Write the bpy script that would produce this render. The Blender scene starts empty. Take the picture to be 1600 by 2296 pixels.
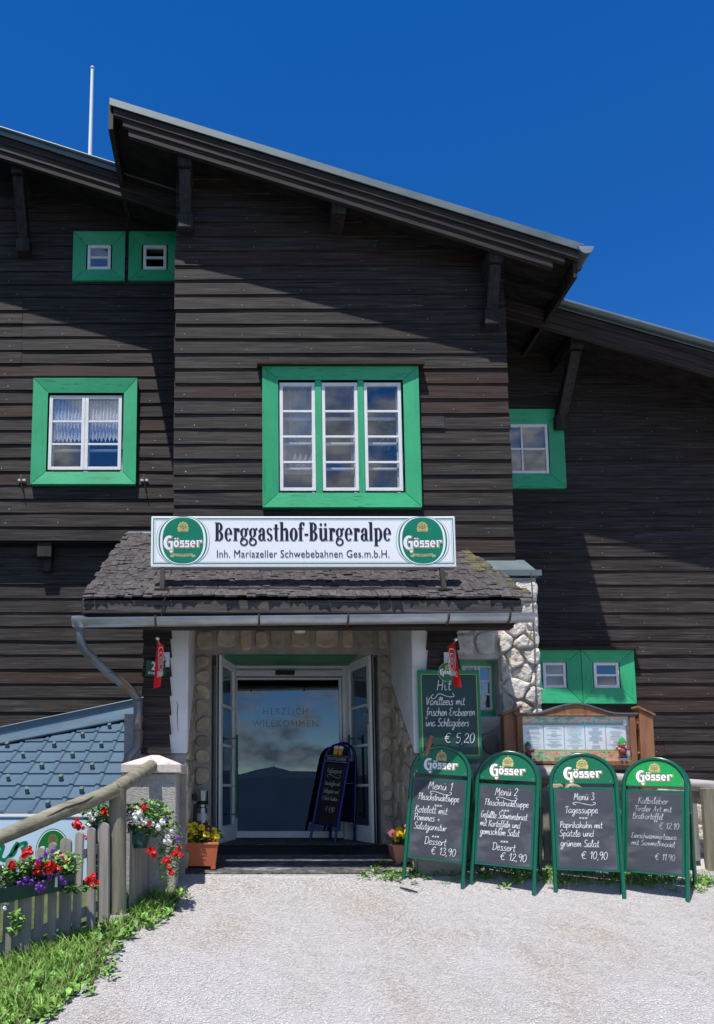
import bpy, bmesh, math, random
import numpy as np
from mathutils import Vector, Matrix, noise
from math import radians, sin, cos, tan, atan, pi

scene = bpy.context.scene
# ------------------------------------------------------------------ camera
FPX, PITCH, CXP, CYP = 1700.0, radians(6.3), 537.0, 1581.0      # survey of the photograph (1600 px wide)
cam_d = bpy.data.cameras.new('camera'); cam = bpy.data.objects.new('camera', cam_d)
scene.collection.objects.link(cam); scene.camera = cam
cam.location = (0, 0, 1.6); cam.rotation_euler = (radians(90) + PITCH, 0, 0)
cam_d.sensor_width = 36; cam_d.lens = FPX / 2295 * 36
cam_d.shift_x = (800 - CXP) / 2295; cam_d.shift_y = (CYP - 1147.5) / 2295
cam_d.clip_start = .05; cam_d.clip_end = 20000
# ------------------------------------------------------------------ sun and sky
SUN = Vector((.564, 1, -3.0)).normalized()                      # direction the light travels
sd = bpy.data.lights.new('sun', 'SUN'); sun = bpy.data.objects.new('sun', sd)
scene.collection.objects.link(sun); sd.energy = 5.0; sd.angle = radians(.5); sd.color = (1, .965, .91)
sun.rotation_euler = SUN.to_track_quat('-Z', 'Y').to_euler(); sun.location = (0, 0, 30)
w = bpy.data.worlds.new('World'); scene.world = w; w.use_nodes = True
nt = w.node_tree; nt.nodes.clear()
def N(t, **k):
    n = nt.nodes.new(t)
    for a, b in k.items(): setattr(n, a, b)
    return n
L = lambda a, b: nt.links.new(a, b)
sky = N('ShaderNodeTexSky', sky_type='NISHITA', sun_disc=False, sun_elevation=math.asin(-SUN.z),
        sun_rotation=math.atan2(-SUN.x, -SUN.y), altitude=1300, air_density=1.0, dust_density=.15, ozone_density=3.0)
hs = N('ShaderNodeHueSaturation'); hs.inputs['Saturation'].default_value = 1.37; hs.inputs['Value'].default_value = 1.42
hs.inputs['Hue'].default_value = .511
L(sky.outputs[0], hs.inputs['Color'])
# cumulus over the valley behind the camera, the ones the panes mirror
tc = N('ShaderNodeTexCoord'); mp = N('ShaderNodeMapping'); mp.inputs['Scale'].default_value = (7, 7, 13)
mp.inputs['Location'].default_value = (3.3, 0.4, .9)
L(tc.outputs['Generated'], mp.inputs['Vector'])
nz = N('ShaderNodeTexNoise'); nz.inputs['Scale'].default_value = 1.5; nz.inputs['Detail'].default_value = 8
nz.inputs['Roughness'].default_value = .52
L(mp.outputs[0], nz.inputs['Vector'])
cr = N('ShaderNodeValToRGB'); cr.color_ramp.elements[0].position = .42; cr.color_ramp.elements[1].position = .56
sx = N('ShaderNodeSeparateXYZ'); L(tc.outputs['Generated'], sx.inputs[0])
lo = N('ShaderNodeMapRange'); lo.inputs['From Min'].default_value = .22; lo.inputs['From Max'].default_value = .0; lo.inputs['To Max'].default_value = -.02
L(sx.outputs['Z'], lo.inputs['Value']); sm0 = N('ShaderNodeMath', operation='ADD'); L(nz.outputs[0], sm0.inputs[0]); L(lo.outputs[0], sm0.inputs[1]); L(sm0.outputs[0], cr.inputs[0])
nz2 = N('ShaderNodeTexNoise'); nz2.inputs['Scale'].default_value = 4.5; nz2.inputs['Detail'].default_value = 6; L(mp.outputs[0], nz2.inputs['Vector'])
cc = N('ShaderNodeValToRGB'); cc.color_ramp.elements[0].position = .38; cc.color_ramp.elements[1].position = .62
cc.color_ramp.elements[0].color = (2.8, 3.2, 4.1, 1); cc.color_ramp.elements[1].color = (6.0, 6.3, 6.9, 1); L(nz2.outputs[0], cc.inputs[0])
mr = N('ShaderNodeMapRange'); mr.inputs['From Min'].default_value = -.05; mr.inputs['From Max'].default_value = -.45
L(sx.outputs['Y'], mr.inputs['Value'])
mz = N('ShaderNodeMapRange'); mz.inputs['From Min'].default_value = .80; mz.inputs['From Max'].default_value = .45
L(sx.outputs['Z'], mz.inputs['Value'])
m1 = N('ShaderNodeMath', operation='MULTIPLY'); L(cr.outputs[0], m1.inputs[0]); L(mr.outputs[0], m1.inputs[1])
m2 = N('ShaderNodeMath', operation='MULTIPLY'); L(m1.outputs[0], m2.inputs[0]); L(mz.outputs[0], m2.inputs[1])
mx = N('ShaderNodeMixRGB'); L(m2.outputs[0], mx.inputs[0]); L(hs.outputs[0], mx.inputs[1])
L(cc.outputs[0], mx.inputs[2])
bg = N('ShaderNodeBackground'); bg.inputs['Strength'].default_value = .095
L(mx.outputs[0], bg.inputs['Color'])
wo = N('ShaderNodeOutputWorld'); L(bg.outputs[0], wo.inputs['Surface'])
scene.view_settings.view_transform = 'Standard'; scene.view_settings.look = 'None'
scene.view_settings.exposure = 0.28; scene.view_settings.gamma = 1
scene.view_settings.use_curve_mapping = False
scene.cycles.max_bounces = 8; scene.cycles.transparent_max_bounces = 12

# ------------------------------------------------------------------ surveying helpers
def ty(y): return tan(PITCH + atan((CYP - y) / FPX))
def P(x, y, Y):
    """the point at distance Y from the camera plane that the survey found at x, y"""
    z = ty(y) * Y
    return Vector(((x - CXP) / FPX * (Y * cos(PITCH) + z * sin(PITCH)), Y, z + 1.6))
def PZ(y, Y): return ty(y) * Y + 1.6
def PXX(x, y, Y): return P(x, y, Y).x
GP = [(-30, -3), (0, 0.0), (2.5, .28), (3.9, .445), (5.5, .67), (6.2, .765), (6.65, .875), (7.0, .985), (8.2, 1.05), (30, 1.05)]
def gz(X, Y):
    z = GP[-1][1]
    for (a, b), (c, d) in zip(GP, GP[1:]):
        if Y <= c:
            z = b + (d - b) * (Y - a) / (c - a); break
    if Y < -30: z = -3
    if X < -.86: z -= .2 * min(-.86 - X, 1.4) * (1 if Y < 5.6 else max(0, 1 - (Y - 5.6) / .5))
    if X < -2.0: z -= .25 * min(-2.0 - X, 5)
    return z
# ------------------------------------------------------------------ object helpers
COL = scene.collection
org = {}
def link(o, parent=None):
    COL.objects.link(o)
    if parent is not None: o.parent = parent
def thing(name, label, cat, loc=(0, 0, 0), rz=0, group=None, rot=None):
    o = bpy.data.objects.new(name, None); link(o); o.location = loc
    o.rotation_euler = rot if rot else (0, 0, rz); o.empty_display_size = .1
    o['label'] = label; o['category'] = cat
    if group: o['group'] = group
    org[o.name] = Vector(loc)
    return o
def tag(o, label=None, cat=None, group=None, kind=None):
    if label: o['label'] = label
    if cat: o['category'] = cat
    if group: o['group'] = group
    if kind: o['kind'] = kind
    return o
def frames(pts):
    out = []; up = Vector((0, 0, 1))
    for i, p in enumerate(pts):
        a = pts[max(i - 1, 0)]; b = pts[min(i + 1, len(pts) - 1)]
        t = (b - a).normalized()
        if abs(t.dot(up)) > .98: up = Vector((0, 1, 0)) if not out else out[-1][0]
        u = t.cross(up).normalized(); v = u.cross(t).normalized()
        if out and u.dot(out[-1][0]) < 0: u, v = -u, -v
        out.append((u, v)); up = v
    return out
class MB:
    def __init__(s): s.v = []; s.f = []; s.smooth = set()
    def add(s, vs, fs):
        n = len(s.v); s.v += [Vector(p) for p in vs]; s.f += [tuple(i + n for i in f) for f in fs]; return s
    def box(s, x0, x1, y0, y1, z0, z1):
        return s.add([(x0, y0, z0), (x1, y0, z0), (x1, y1, z0), (x0, y1, z0), (x0, y0, z1), (x1, y0, z1), (x1, y1, z1), (x0, y1, z1)],
                     [(0, 3, 2, 1), (4, 5, 6, 7), (0, 1, 5, 4), (1, 2, 6, 5), (2, 3, 7, 6), (3, 0, 4, 7)])
    def bar(s, a, b, w, h, up=(0, 0, 1)):
        """a square bar from a to b, w across and h along up"""
        a, b = Vector(a), Vector(b); t = (b - a).normalized(); u = t.cross(Vector(up)).normalized(); v = u.cross(t).normalized()
        vs = [p + u * (i * w / 2) + v * (j * h / 2) for p in (a, b) for i, j in ((-1, -1), (1, -1), (1, 1), (-1, 1))]
        return s.add(vs, [(0, 1, 2, 3), (7, 6, 5, 4), (0, 4, 5, 1), (1, 5, 6, 2), (2, 6, 7, 3), (3, 7, 4, 0)])
    def prism(s, pts, vec):
        pts = [Vector(p) for p in pts]; vec = Vector(vec); n = len(pts)
        return s.add(pts + [p + vec for p in pts], [tuple(range(n))[::-1], tuple(range(n, 2 * n))] + [(i, (i + 1) % n, n + (i + 1) % n, n + i) for i in range(n)])
    def tube(s, pts, r, n=10, cap=True):
        pts = [Vector(p) for p in pts]; fr = frames(pts); rr = r if isinstance(r, (list, tuple)) else [r] * len(pts)
        vs = [p + (u * cos(2 * pi * k / n) + v * sin(2 * pi * k / n)) * q for p, (u, v), q in zip(pts, fr, rr) for k in range(n)]
        fs = [(i * n + k, i * n + (k + 1) % n, (i + 1) * n + (k + 1) % n, (i + 1) * n + k) for i in range(len(pts) - 1) for k in range(n)]
        if cap: fs += [tuple(range(n))[::-1], tuple(range((len(pts) - 1) * n, len(pts) * n))]
        return s.add(vs, fs)
    def lathe(s, c, prof, n=16, a0=0, a1=2 * pi):
        full = abs(a1 - a0 - 2 * pi) < 1e-6; m = n if full else n + 1
        vs = [(c[0] + r * cos(a0 + (a1 - a0) * k / n), c[1] + r * sin(a0 + (a1 - a0) * k / n), c[2] + z) for r, z in prof for k in range(m)]
        fs = [(i * m + k, i * m + (k + 1) % m, (i + 1) * m + (k + 1) % m, (i + 1) * m + k) for i in range(len(prof) - 1) for k in range(n)]
        return s.add(vs, fs)
    def sphere(s, c, r, n=8, m=6, sc=(1, 1, 1)):
        c = Vector(c)
        vs = [c + Vector((r * sc[0] * sin(pi * i / m) * cos(2 * pi * k / n), r * sc[1] * sin(pi * i / m) * sin(2 * pi * k / n), r * sc[2] * cos(pi * i / m))) for i in range(m + 1) for k in range(n)]
        return s.add(vs, [(i * n + k, i * n + (k + 1) % n, (i + 1) * n + (k + 1) % n, (i + 1) * n + k) for i in range(m) for k in range(n)])
    def xf(s, M):
        s.v = [M @ p for p in s.v]; return s
    def mesh(s, name, smooth=False, bevel=0, fix=True, off=Vector((0, 0, 0))):
        me = bpy.data.meshes.new(name)
        me.from_pydata([tuple(p - off) for p in s.v], [], s.f)
        if fix or bevel:
            bm = bmesh.new(); bm.from_mesh(me)
            if bevel:
                bmesh.ops.bevel(bm, geom=list(bm.edges), offset=bevel, segments=1, affect='EDGES', clamp_overlap=True)
            bmesh.ops.recalc_face_normals(bm, faces=list(bm.faces)); bm.to_mesh(me); bm.free()
        if smooth:
            me.polygons.foreach_set('use_smooth', [True] * len(me.polygons))
            if smooth != 'all':
                try: me.set_sharp_from_angle(angle=radians(38))
                except Exception: pass
        return me
    def build(s, name, mat, parent=None, smooth=False, bevel=0, fix=True, kind=None, local=False, label=None):
        off = Vector((0, 0, 0)) if (parent is None or local) else org[parent.name]
        me = s.mesh(name, smooth, bevel, fix, off); me.materials.append(mat)
        o = bpy.data.objects.new(name, me); link(o, parent)
        org[o.name] = off if parent is not None else Vector((0, 0, 0))
        if kind: o['kind'] = kind
        if label: o['label'] = label
        return o
def inst(name, me, parent, M, kind=None):
    """an object on shared mesh data, placed in world space under an unrotated parent"""
    o = bpy.data.objects.new(name, me); link(o, parent)
    o.matrix_local = Matrix.Translation(-org[parent.name]) @ M if parent is not None else M
    if kind: o['kind'] = kind
    return o
def frameM(o, u, v, n):
    """matrix whose x, y, z run along u, v, n"""
    u, v, n = Vector(u), Vector(v), Vector(n)
    M = Matrix((u, v, n)).transposed().to_4x4(); M.translation = Vector(o); return M
FRONT = lambda p: frameM(p, (1, 0, 0), (0, 0, 1), (0, -1, 0))      # writing plane that faces the camera side

# ------------------------------------------------------------------ materials
def srgb(r, g, b):
    f = lambda c: (c / 255 / 12.92 if c / 255 <= .04045 else ((c / 255 + .055) / 1.055) ** 2.4)
    return (f(r), f(g), f(b))
def M(name, c1, c2=None, rough=.6, metal=0, scale=(4, 4, 4), detail=5, pos=(.35, .65), bump=0, bscale=(30, 30, 30), bdist=.01,
      rnd=0.0, spec=.4, c3=None, s3=(1, 1, 1), p3=(.5, .7), coat=0, shift=False, rough2=None, isl=0.0, rot=0.0):
    m = bpy.data.materials.new(name); m.use_nodes = True; t = m.node_tree; nd = t.nodes; lk = t.links.new
    b = nd['Principled BSDF']; b.inputs['Roughness'].default_value = rough; b.inputs['Metallic'].default_value = metal
    b.inputs['Specular IOR Level'].default_value = spec
    if coat: b.inputs['Coat Weight'].default_value = coat
    tcn = nd.new('ShaderNodeTexCoord'); vec = tcn.outputs['Object']
    oi = nd.new('ShaderNodeObjectInfo')
    if shift:
        ad = nd.new('ShaderNodeVectorMath'); ad.operation = 'MULTIPLY_ADD'
        cb = nd.new('ShaderNodeCombineXYZ')
        for i, k in enumerate((37.0, 23.0, 11.0)):
            mm = nd.new('ShaderNodeMath'); mm.operation = 'MULTIPLY'; mm.inputs[1].default_value = k
            lk(oi.outputs['Random'], mm.inputs[0]); lk(mm.outputs[0], cb.inputs[i])
        ad.inputs[1].default_value = (1, 1, 1); lk(vec, ad.inputs[0]); lk(cb.outputs[0], ad.inputs[2]); vec = ad.outputs[0]
    if rot:
        m0 = nd.new('ShaderNodeMapping'); m0.inputs['Rotation'].default_value = (0, rot, 0); lk(vec, m0.inputs['Vector']); vec = m0.outputs[0]
    def nse(sc, det=detail, r=.6):
        mpn = nd.new('ShaderNodeMapping'); mpn.inputs['Scale'].default_value = sc; lk(vec, mpn.inputs['Vector'])
        n = nd.new('ShaderNodeTexNoise'); n.inputs['Scale'].default_value = 1; n.inputs['Detail'].default_value = det
        n.inputs['Roughness'].default_value = r; lk(mpn.outputs[0], n.inputs['Vector']); return n.outputs[0]
    col = None
    if c2 is None: c2 = c1
    n1 = nse(scale); rp = nd.new('ShaderNodeValToRGB'); rp.color_ramp.elements[0].position = pos[0]; rp.color_ramp.elements[1].position = pos[1]
    rp.color_ramp.elements[0].color = (*c1, 1); rp.color_ramp.elements[1].color = (*c2, 1); lk(n1, rp.inputs[0]); col = rp.outputs[0]
    if rough2 is not None:
        mr_ = nd.new('ShaderNodeMapRange'); mr_.inputs['To Min'].default_value = rough; mr_.inputs['To Max'].default_value = rough2
        mr_.inputs['From Min'].default_value = .3; mr_.inputs['From Max'].default_value = .7; lk(n1, mr_.inputs[0]); lk(mr_.outputs[0], b.inputs['Roughness'])
    if c3 is not None:
        n3 = nse(s3); r3 = nd.new('ShaderNodeValToRGB'); r3.color_ramp.elements[0].position = p3[0]; r3.color_ramp.elements[1].position = p3[1]
        lk(n3, r3.inputs[0]); mxn = nd.new('ShaderNodeMixRGB'); lk(r3.outputs[0], mxn.inputs[0]); lk(col, mxn.inputs[1]); mxn.inputs[2].default_value = (*c3, 1); col = mxn.outputs[0]
    if rnd:
        hv = nd.new('ShaderNodeHueSaturation'); mr2 = nd.new('ShaderNodeMapRange'); mr2.inputs['To Min'].default_value = 1 - rnd; mr2.inputs['To Max'].default_value = 1 + rnd
        lk(oi.outputs['Random'], mr2.inputs[0]); lk(mr2.outputs[0], hv.inputs['Value']); lk(col, hv.inputs['Color']); col = hv.outputs[0]
    if isl:
        ge = nd.new('ShaderNodeNewGeometry'); hv = nd.new('ShaderNodeHueSaturation'); mr2 = nd.new('ShaderNodeMapRange'); mr2.inputs['To Min'].default_value = 1 - isl; mr2.inputs['To Max'].default_value = 1 + isl
        lk(ge.outputs['Random Per Island'], mr2.inputs[0]); lk(mr2.outputs[0], hv.inputs['Value']); lk(col, hv.inputs['Color']); col = hv.outputs[0]
    lk(col, b.inputs['Base Color'])
    if bump:
        bp = nd.new('ShaderNodeBump'); bp.inputs['Strength'].default_value = bump; bp.inputs['Distance'].default_value = bdist
        lk(nse(bscale, 6), bp.inputs['Height']); lk(bp.outputs[0], b.inputs['Normal'])
    return m
def glassmat(name, refl=.35, tint=(.75, .8, .85), color=(1, 1, 1)):
    m = bpy.data.materials.new(name); m.use_nodes = True; t = m.node_tree; t.nodes.clear()
    o = t.nodes.new('ShaderNodeOutputMaterial'); mixn = t.nodes.new('ShaderNodeMixShader'); tr = t.nodes.new('ShaderNodeBsdfTransparent')
    gl = t.nodes.new('ShaderNodeBsdfGlossy'); gl.inputs['Roughness'].default_value = 0.0; gl.inputs['Color'].default_value = (*color, 1)
    tr.inputs['Color'].default_value = (*tint, 1)
    ge = t.nodes.new('ShaderNodeNewGeometry'); dt = t.nodes.new('ShaderNodeVectorMath'); dt.operation = 'DOT_PRODUCT'      # the same reflectance from both sides of the sheet
    t.links.new(ge.outputs['Incoming'], dt.inputs[0]); t.links.new(ge.outputs['Normal'], dt.inputs[1])
    def mth(op, a, b=None):
        n = t.nodes.new('ShaderNodeMath'); n.operation = op
        for i, q in enumerate((a, b)):
            if q is None: continue
            if isinstance(q, (int, float)): n.inputs[i].default_value = q
            else: t.links.new(q, n.inputs[i])
        return n
    ab = mth('ABSOLUTE', dt.outputs['Value']); om = mth('SUBTRACT', 1.0, ab.outputs[0]); pw5 = mth('POWER', om.outputs[0], 5.0); fr = mth('MULTIPLY_ADD', pw5.outputs[0], .9); fr.inputs[2].default_value = .05
    ad = t.nodes.new('ShaderNodeMath'); ad.operation = 'ADD'; ad.use_clamp = True; ad.inputs[1].default_value = refl
    t.links.new(fr.outputs[0], ad.inputs[0]); t.links.new(ad.outputs[0], mixn.inputs[0])
    t.links.new(tr.outputs[0], mixn.inputs[1]); t.links.new(gl.outputs[0], mixn.inputs[2]); t.links.new(mixn.outputs[0], o.inputs[0])
    return m
WOODX = M('weathered_dark_boards', (.014, .011, .010), (.066, .055, .050), rough=.75, scale=(1.6, 40, 46), pos=(.30, .74), bump=.7, bscale=(2.5, 60, 90), bdist=.004,
          rnd=.13, spec=.18, c3=(.105, .092, .085), s3=(2.4, 34, 60), p3=(.54, .78), shift=True)
WOODS = M('weathered_rake_boards', (.016, .0125, .011), (.070, .056, .050), rough=.72, scale=(1.6, 40, 46), pos=(.30, .74), bump=.4, bscale=(2.5, 60, 90), bdist=.004, rnd=.20, spec=.18, rot=radians(-16.5))
WOODR = M('weathered_reddish_boards', (.022, .014, .011), (.070, .045, .037), rough=.72, scale=(1.6, 40, 46), pos=(.30, .74), bump=.5, bscale=(2.5, 60, 90), bdist=.004,
          rnd=.13, spec=.18, c3=(.11, .088, .078), s3=(2.4, 34, 60), p3=(.56, .80), shift=True)
WOODZ = M('dark_timber_upright', (.012, .010, .009), (.045, .036, .032), rough=.7, scale=(30, 30, 2), bump=.4, bscale=(60, 60, 4), bdist=.003, rnd=.12, spec=.3)
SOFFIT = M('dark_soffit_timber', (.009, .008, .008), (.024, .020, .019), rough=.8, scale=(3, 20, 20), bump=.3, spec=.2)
CORE = M('black_wall_core', (.008, .007, .007), (.012, .010, .010), rough=.9)
GREEN = M('peeling_green_paint', (.030, .37, .155), (.044, .45, .20), rough=.42, scale=(2, 2, 2), bump=.35, bscale=(14, 14, 60), bdist=.004, c3=(.012, .19, .08), s3=(5, 34, 46), p3=(.55, .72), spec=.45)
GREENV = M('peeling_green_paint_upright', (.030, .37, .155), (.044, .45, .20), rough=.42, scale=(2, 2, 2), bump=.35, bscale=(60, 60, 6), bdist=.003, c3=(.014, .22, .095), s3=(38, 30, 3), p3=(.57, .78), spec=.45)
GREEND = M('dark_green_paint', (.012, .16, .065), (.016, .19, .08), rough=.45)
WHITEP = M('white_sash_paint', (.78, .78, .77), (.86, .86, .85), rough=.4, scale=(12, 12, 12), c3=(.5, .49, .46), s3=(30, 30, 30), p3=(.66, .8), bump=.15, bscale=(40, 40, 40), bdist=.002)
ZINC = M('zinc_sheet', (.11, .145, .155), (.16, .20, .21), rough=.5, metal=.25, scale=(2, 2, 5), c3=(.13, .16, .16), s3=(1, 6, 6), rough2=.6)
ZINCG = M('galvanised_gutter', (.30, .33, .36), (.46, .50, .54), rough=.38, metal=.55, scale=(3, 8, 8), bump=.1, bscale=(9, 9, 9), bdist=.004)
PIPE = M('weathered_downpipe', (.12, .14, .155), (.20, .22, .24), rough=.5, metal=.3, scale=(5, 5, 3), c3=(.17, .10, .06), s3=(4, 4, 2.0), p3=(.5, .68))
RUST = M('rusty_strap', (.05, .03, .025), (.11, .075, .06), rough=.8, scale=(30, 30, 30))
GLASS = glassmat('window_glass', .13, (.88, .91, .95))
DGLASS = glassmat('door_glass', .10, (.38, .46, .54), (.72, .88, 1.0))
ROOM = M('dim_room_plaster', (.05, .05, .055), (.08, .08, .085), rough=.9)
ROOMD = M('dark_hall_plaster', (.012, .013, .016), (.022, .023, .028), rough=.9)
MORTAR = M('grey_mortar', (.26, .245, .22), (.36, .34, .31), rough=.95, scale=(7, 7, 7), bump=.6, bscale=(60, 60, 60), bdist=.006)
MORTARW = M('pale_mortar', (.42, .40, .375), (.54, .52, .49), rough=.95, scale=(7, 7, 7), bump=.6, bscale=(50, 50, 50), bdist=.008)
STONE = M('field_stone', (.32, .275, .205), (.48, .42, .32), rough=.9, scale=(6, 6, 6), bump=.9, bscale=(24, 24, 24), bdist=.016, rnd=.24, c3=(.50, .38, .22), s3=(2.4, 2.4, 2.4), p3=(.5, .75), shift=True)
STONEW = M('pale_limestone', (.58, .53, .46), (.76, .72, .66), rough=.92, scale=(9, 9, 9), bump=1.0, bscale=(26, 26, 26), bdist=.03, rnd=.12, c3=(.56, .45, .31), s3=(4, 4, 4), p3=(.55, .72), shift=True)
PLASTER = M('white_plaster', (.60, .60, .60), (.72, .72, .72), rough=.9, scale=(3, 3, 3), bump=.5, bscale=(9, 9, 9), bdist=.012, c3=(.45, .45, .46), s3=(2, 2, 5), p3=(.58, .8))
ROUGHC = M('roughcast', (.36, .33, .30), (.50, .47, .43), rough=.95, scale=(40, 40, 40), bump=1.0, bscale=(95, 95, 95), bdist=.012)
CAPST = M('cast_stone_cap', (.50, .42, .38), (.64, .57, .52), rough=.9, scale=(25, 25, 25), bump=.5, bscale=(90, 90, 90), bdist=.004, c3=(.36, .20, .16), s3=(14, 14, 14), p3=(.6, .72))
SHINGLE = M('weathered_shingle', (.032, .028, .028), (.115, .102, .100), rough=.85, scale=(26, 9, 26), pos=(.3, .7), bump=.8, bscale=(90, 20, 60), bdist=.004, rnd=.18, isl=.18, spec=.25, shift=True)
SHINGLEM = M('mossy_shingle', (.045, .042, .025), (.12, .105, .05), rough=.9, scale=(20, 20, 20), bump=.8, bscale=(80, 60, 80), bdist=.006, rnd=.25, shift=True)
EAVEW = M('grey_weathered_eaves_board', (.028, .023, .021), (.15, .135, .125), rough=.8, scale=(2.2, 50, 50), pos=(.32, .8), bump=.6, bscale=(3, 70, 80), bdist=.004, spec=.25)
METALB = M('blue_grey_metal_tile', (.082, .135, .190), (.115, .175, .235), rough=.38, metal=.1, scale=(2, 2, 2), c3=(.13, .17, .19), s3=(5, 2, 5), p3=(.6, .85), spec=.5, rnd=.08, bump=.2, bscale=(7, 7, 7), bdist=.012)
LOG = M('grey_green_log', (.125, .112, .075), (.31, .285, .205), rough=.85, scale=(3, 20, 20), pos=(.3, .72), bump=.7, bscale=(3, 40, 40), bdist=.006, c3=(.07, .06, .045), s3=(1.2, 16, 16), p3=(.6, .75))
LOGZ = M('grey_green_post', (.125, .112, .075), (.29, .265, .19), rough=.85, scale=(20, 20, 2), pos=(.3, .72), bump=.7, bscale=(45, 45, 3), bdist=.006, c3=(.07, .06, .045), s3=(14, 14, 1.0), p3=(.6, .75))
PICKET = M('grey_weathered_picket', (.22, .20, .175), (.40, .365, .325), rough=.85, scale=(26, 26, 2), pos=(.3, .75), bump=.5, bscale=(70, 70, 4), bdist=.003, rnd=.14, shift=True)
CABG = M('green_lacquer_tube', (.003, .095, .052), (.004, .11, .06), rough=.22, spec=.5, coat=.4)
SIGNG = M('green_enamel_panel', (.004, .135, .060), (.005, .15, .067), rough=.35, spec=.45)
SIGNG2 = M('bright_green_panel', (.010, .30, .060), (.012, .34, .075), rough=.3, spec=.5)
SLATE = M('chalkboard_slate', (.040, .044, .056), (.054, .058, .072), rough=.55, scale=(3, 3, 9), c3=(.12, .125, .14), s3=(3, 3, 6), p3=(.46, .74))
SLATEG = M('green_chalkboard', (.014, .050, .045), (.020, .064, .058), rough=.5, scale=(3, 3, 9))
CHALK = M('chalk_marker', (.60, .61, .63), (.84, .85, .87), rough=.9, scale=(38, 38, 38))
CHALKF = M('faded_chalk', (.26, .28, .31), (.52, .54, .57), rough=.9, scale=(30, 30, 30))
CHALKD = M('dusty_chalk', (.40, .40, .42), rough=.9)
GOLD = M('gold_print', (.42, .33, .11), (.60, .50, .20), rough=.5, scale=(70, 70, 70))
GOLDP = M('pale_gold_print', (.50, .42, .20), rough=.5)
WHITE = M('white_print', (.86, .87, .88), rough=.35)
SIGNW = M('white_sign_acrylic', (.86, .88, .90), (.88, .90, .92), rough=.25, spec=.5)
INK = M('navy_print', (.012, .010, .030), rough=.4)
PGREEN = M('green_print', (.006, .22, .13), rough=.35)
GREYP = M('grey_print', (.35, .38, .38), rough=.4)
ALU = M('aluminium_frame', (.58, .59, .60), (.64, .65, .66), rough=.4, metal=.2)
WHITED = M('white_door_paint', (.78, .78, .78), (.85, .85, .85), rough=.4, scale=(6, 6, 6))
BLACK = M('black_rubber', (.012, .012, .012), rough=.6)
CHROME = M('brushed_steel', (.62, .62, .62), (.72, .72, .72), rough=.18, metal=1)
TERRA = M('terracotta_plastic', (.42, .105, .040), (.50, .135, .055), rough=.6, scale=(4, 4, 4), bump=.2)
TERRAP = M('faded_terracotta_plastic', (.45, .19, .13), (.53, .24, .17), rough=.6, scale=(4, 4, 4))
POTG = M('dark_green_plastic', (.012, .055, .045), (.018, .07, .058), rough=.4)
SOIL = M('potting_soil', (.02, .013, .009), (.05, .035, .025), rough=1, scale=(30, 30, 30))
LEAF = M('fresh_leaf', (.10, .24, .035), (.20, .38, .07), rough=.5, isl=.5, scale=(40, 40, 40))
LEAFD = M('dark_leaf', (.035, .12, .022), (.08, .20, .04), rough=.5, isl=.5, scale=(30, 30, 30))
RED = M('red_petal', (.62, .008, .010), (.75, .02, .015), isl=.3, rough=.5, scale=(30, 30, 30))
PINK = M('pink_petal', (.72, .20, .20), rough=.6)
WHITEF = M('white_petal', (.80, .80, .80), isl=.3, rough=.6)
PURPLE = M('purple_petal', (.20, .05, .42), isl=.3, rough=.6)
YELLOW = M('yellow_petal', (.85, .58, .010), rough=.6)
MAROON = M('maroon_petal', (.13, .006, .018), rough=.6)
FLAGR = M('red_flag_cloth', (.70, .006, .010), (.80, .012, .016), rough=.6)
MENUW = M('stained_brown_wood', (.20, .082, .036), (.32, .145, .068), rough=.6, scale=(20, 20, 3), bump=.3, bscale=(50, 50, 5), bdist=.003)
PAPER = M('white_paper', (.86, .88, .91), rough=.8)
GRASSM = M('grass_blade', (.11, .23, .03), (.22, .38, .07), rough=.55, isl=.45, scale=(7, 7, 7))
# ------------------------------------------------------------------ ground
rng = random.Random(7)
def ground_mat():
    m = M('crushed_limestone_ground', (.34, .318, .30), (.56, .53, .51), rough=.95, scale=(140, 140, 140), pos=(.3, .7), bump=1.0, bscale=(120, 120, 120), bdist=.008,
          c3=(.44, .38, .31), s3=(.9, .9, .9), p3=(.56, .80))
    return m
GRAVEL = ground_mat()
EARTH = M('grass_soil', (.045, .06, .02), (.10, .12, .045), rough=1, scale=(9, 9, 9), bump=.8, bscale=(30, 30, 30), bdist=.02)
MEADOW = M('valley_meadow', (.010, .026, .030), (.018, .036, .040), rough=1, scale=(.02, .02, .02))
# edge between gravel and grass, surveyed in the photograph
EDGE_PX = [(60, 2310), (147, 2251), (219, 2197), (246, 2122), (325, 2080), (376, 2050), (408, 2019), (372, 1972), (350, 1945)]
def ground_at(px, py):
    """ground point on the sight line of a surveyed mark"""
    lo, hi = 2.5, 9.0
    for _ in range(40):
        mid = (lo + hi) / 2; p = P(px, py, mid)
        if p.z > gz(p.x, mid): lo = mid
        else: hi = mid
    return P(px, py, lo)
EDGE = [ground_at(*e) for e in EDGE_PX]
EDGE = [Vector((EDGE[0].x - .3, 2.8, 0)), Vector((EDGE[0].x - .5, 0, 0))][::-1] + EDGE
def edge_x(Y):
    if Y <= EDGE[0].y: return EDGE[0].x
    for a, b in zip(EDGE, EDGE[1:]):
        if a.y <= Y <= b.y: return a.x + (b.x - a.x) * (Y - a.y) / max(b.y - a.y, 1e-6)
    return EDGE[-1].x
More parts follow.
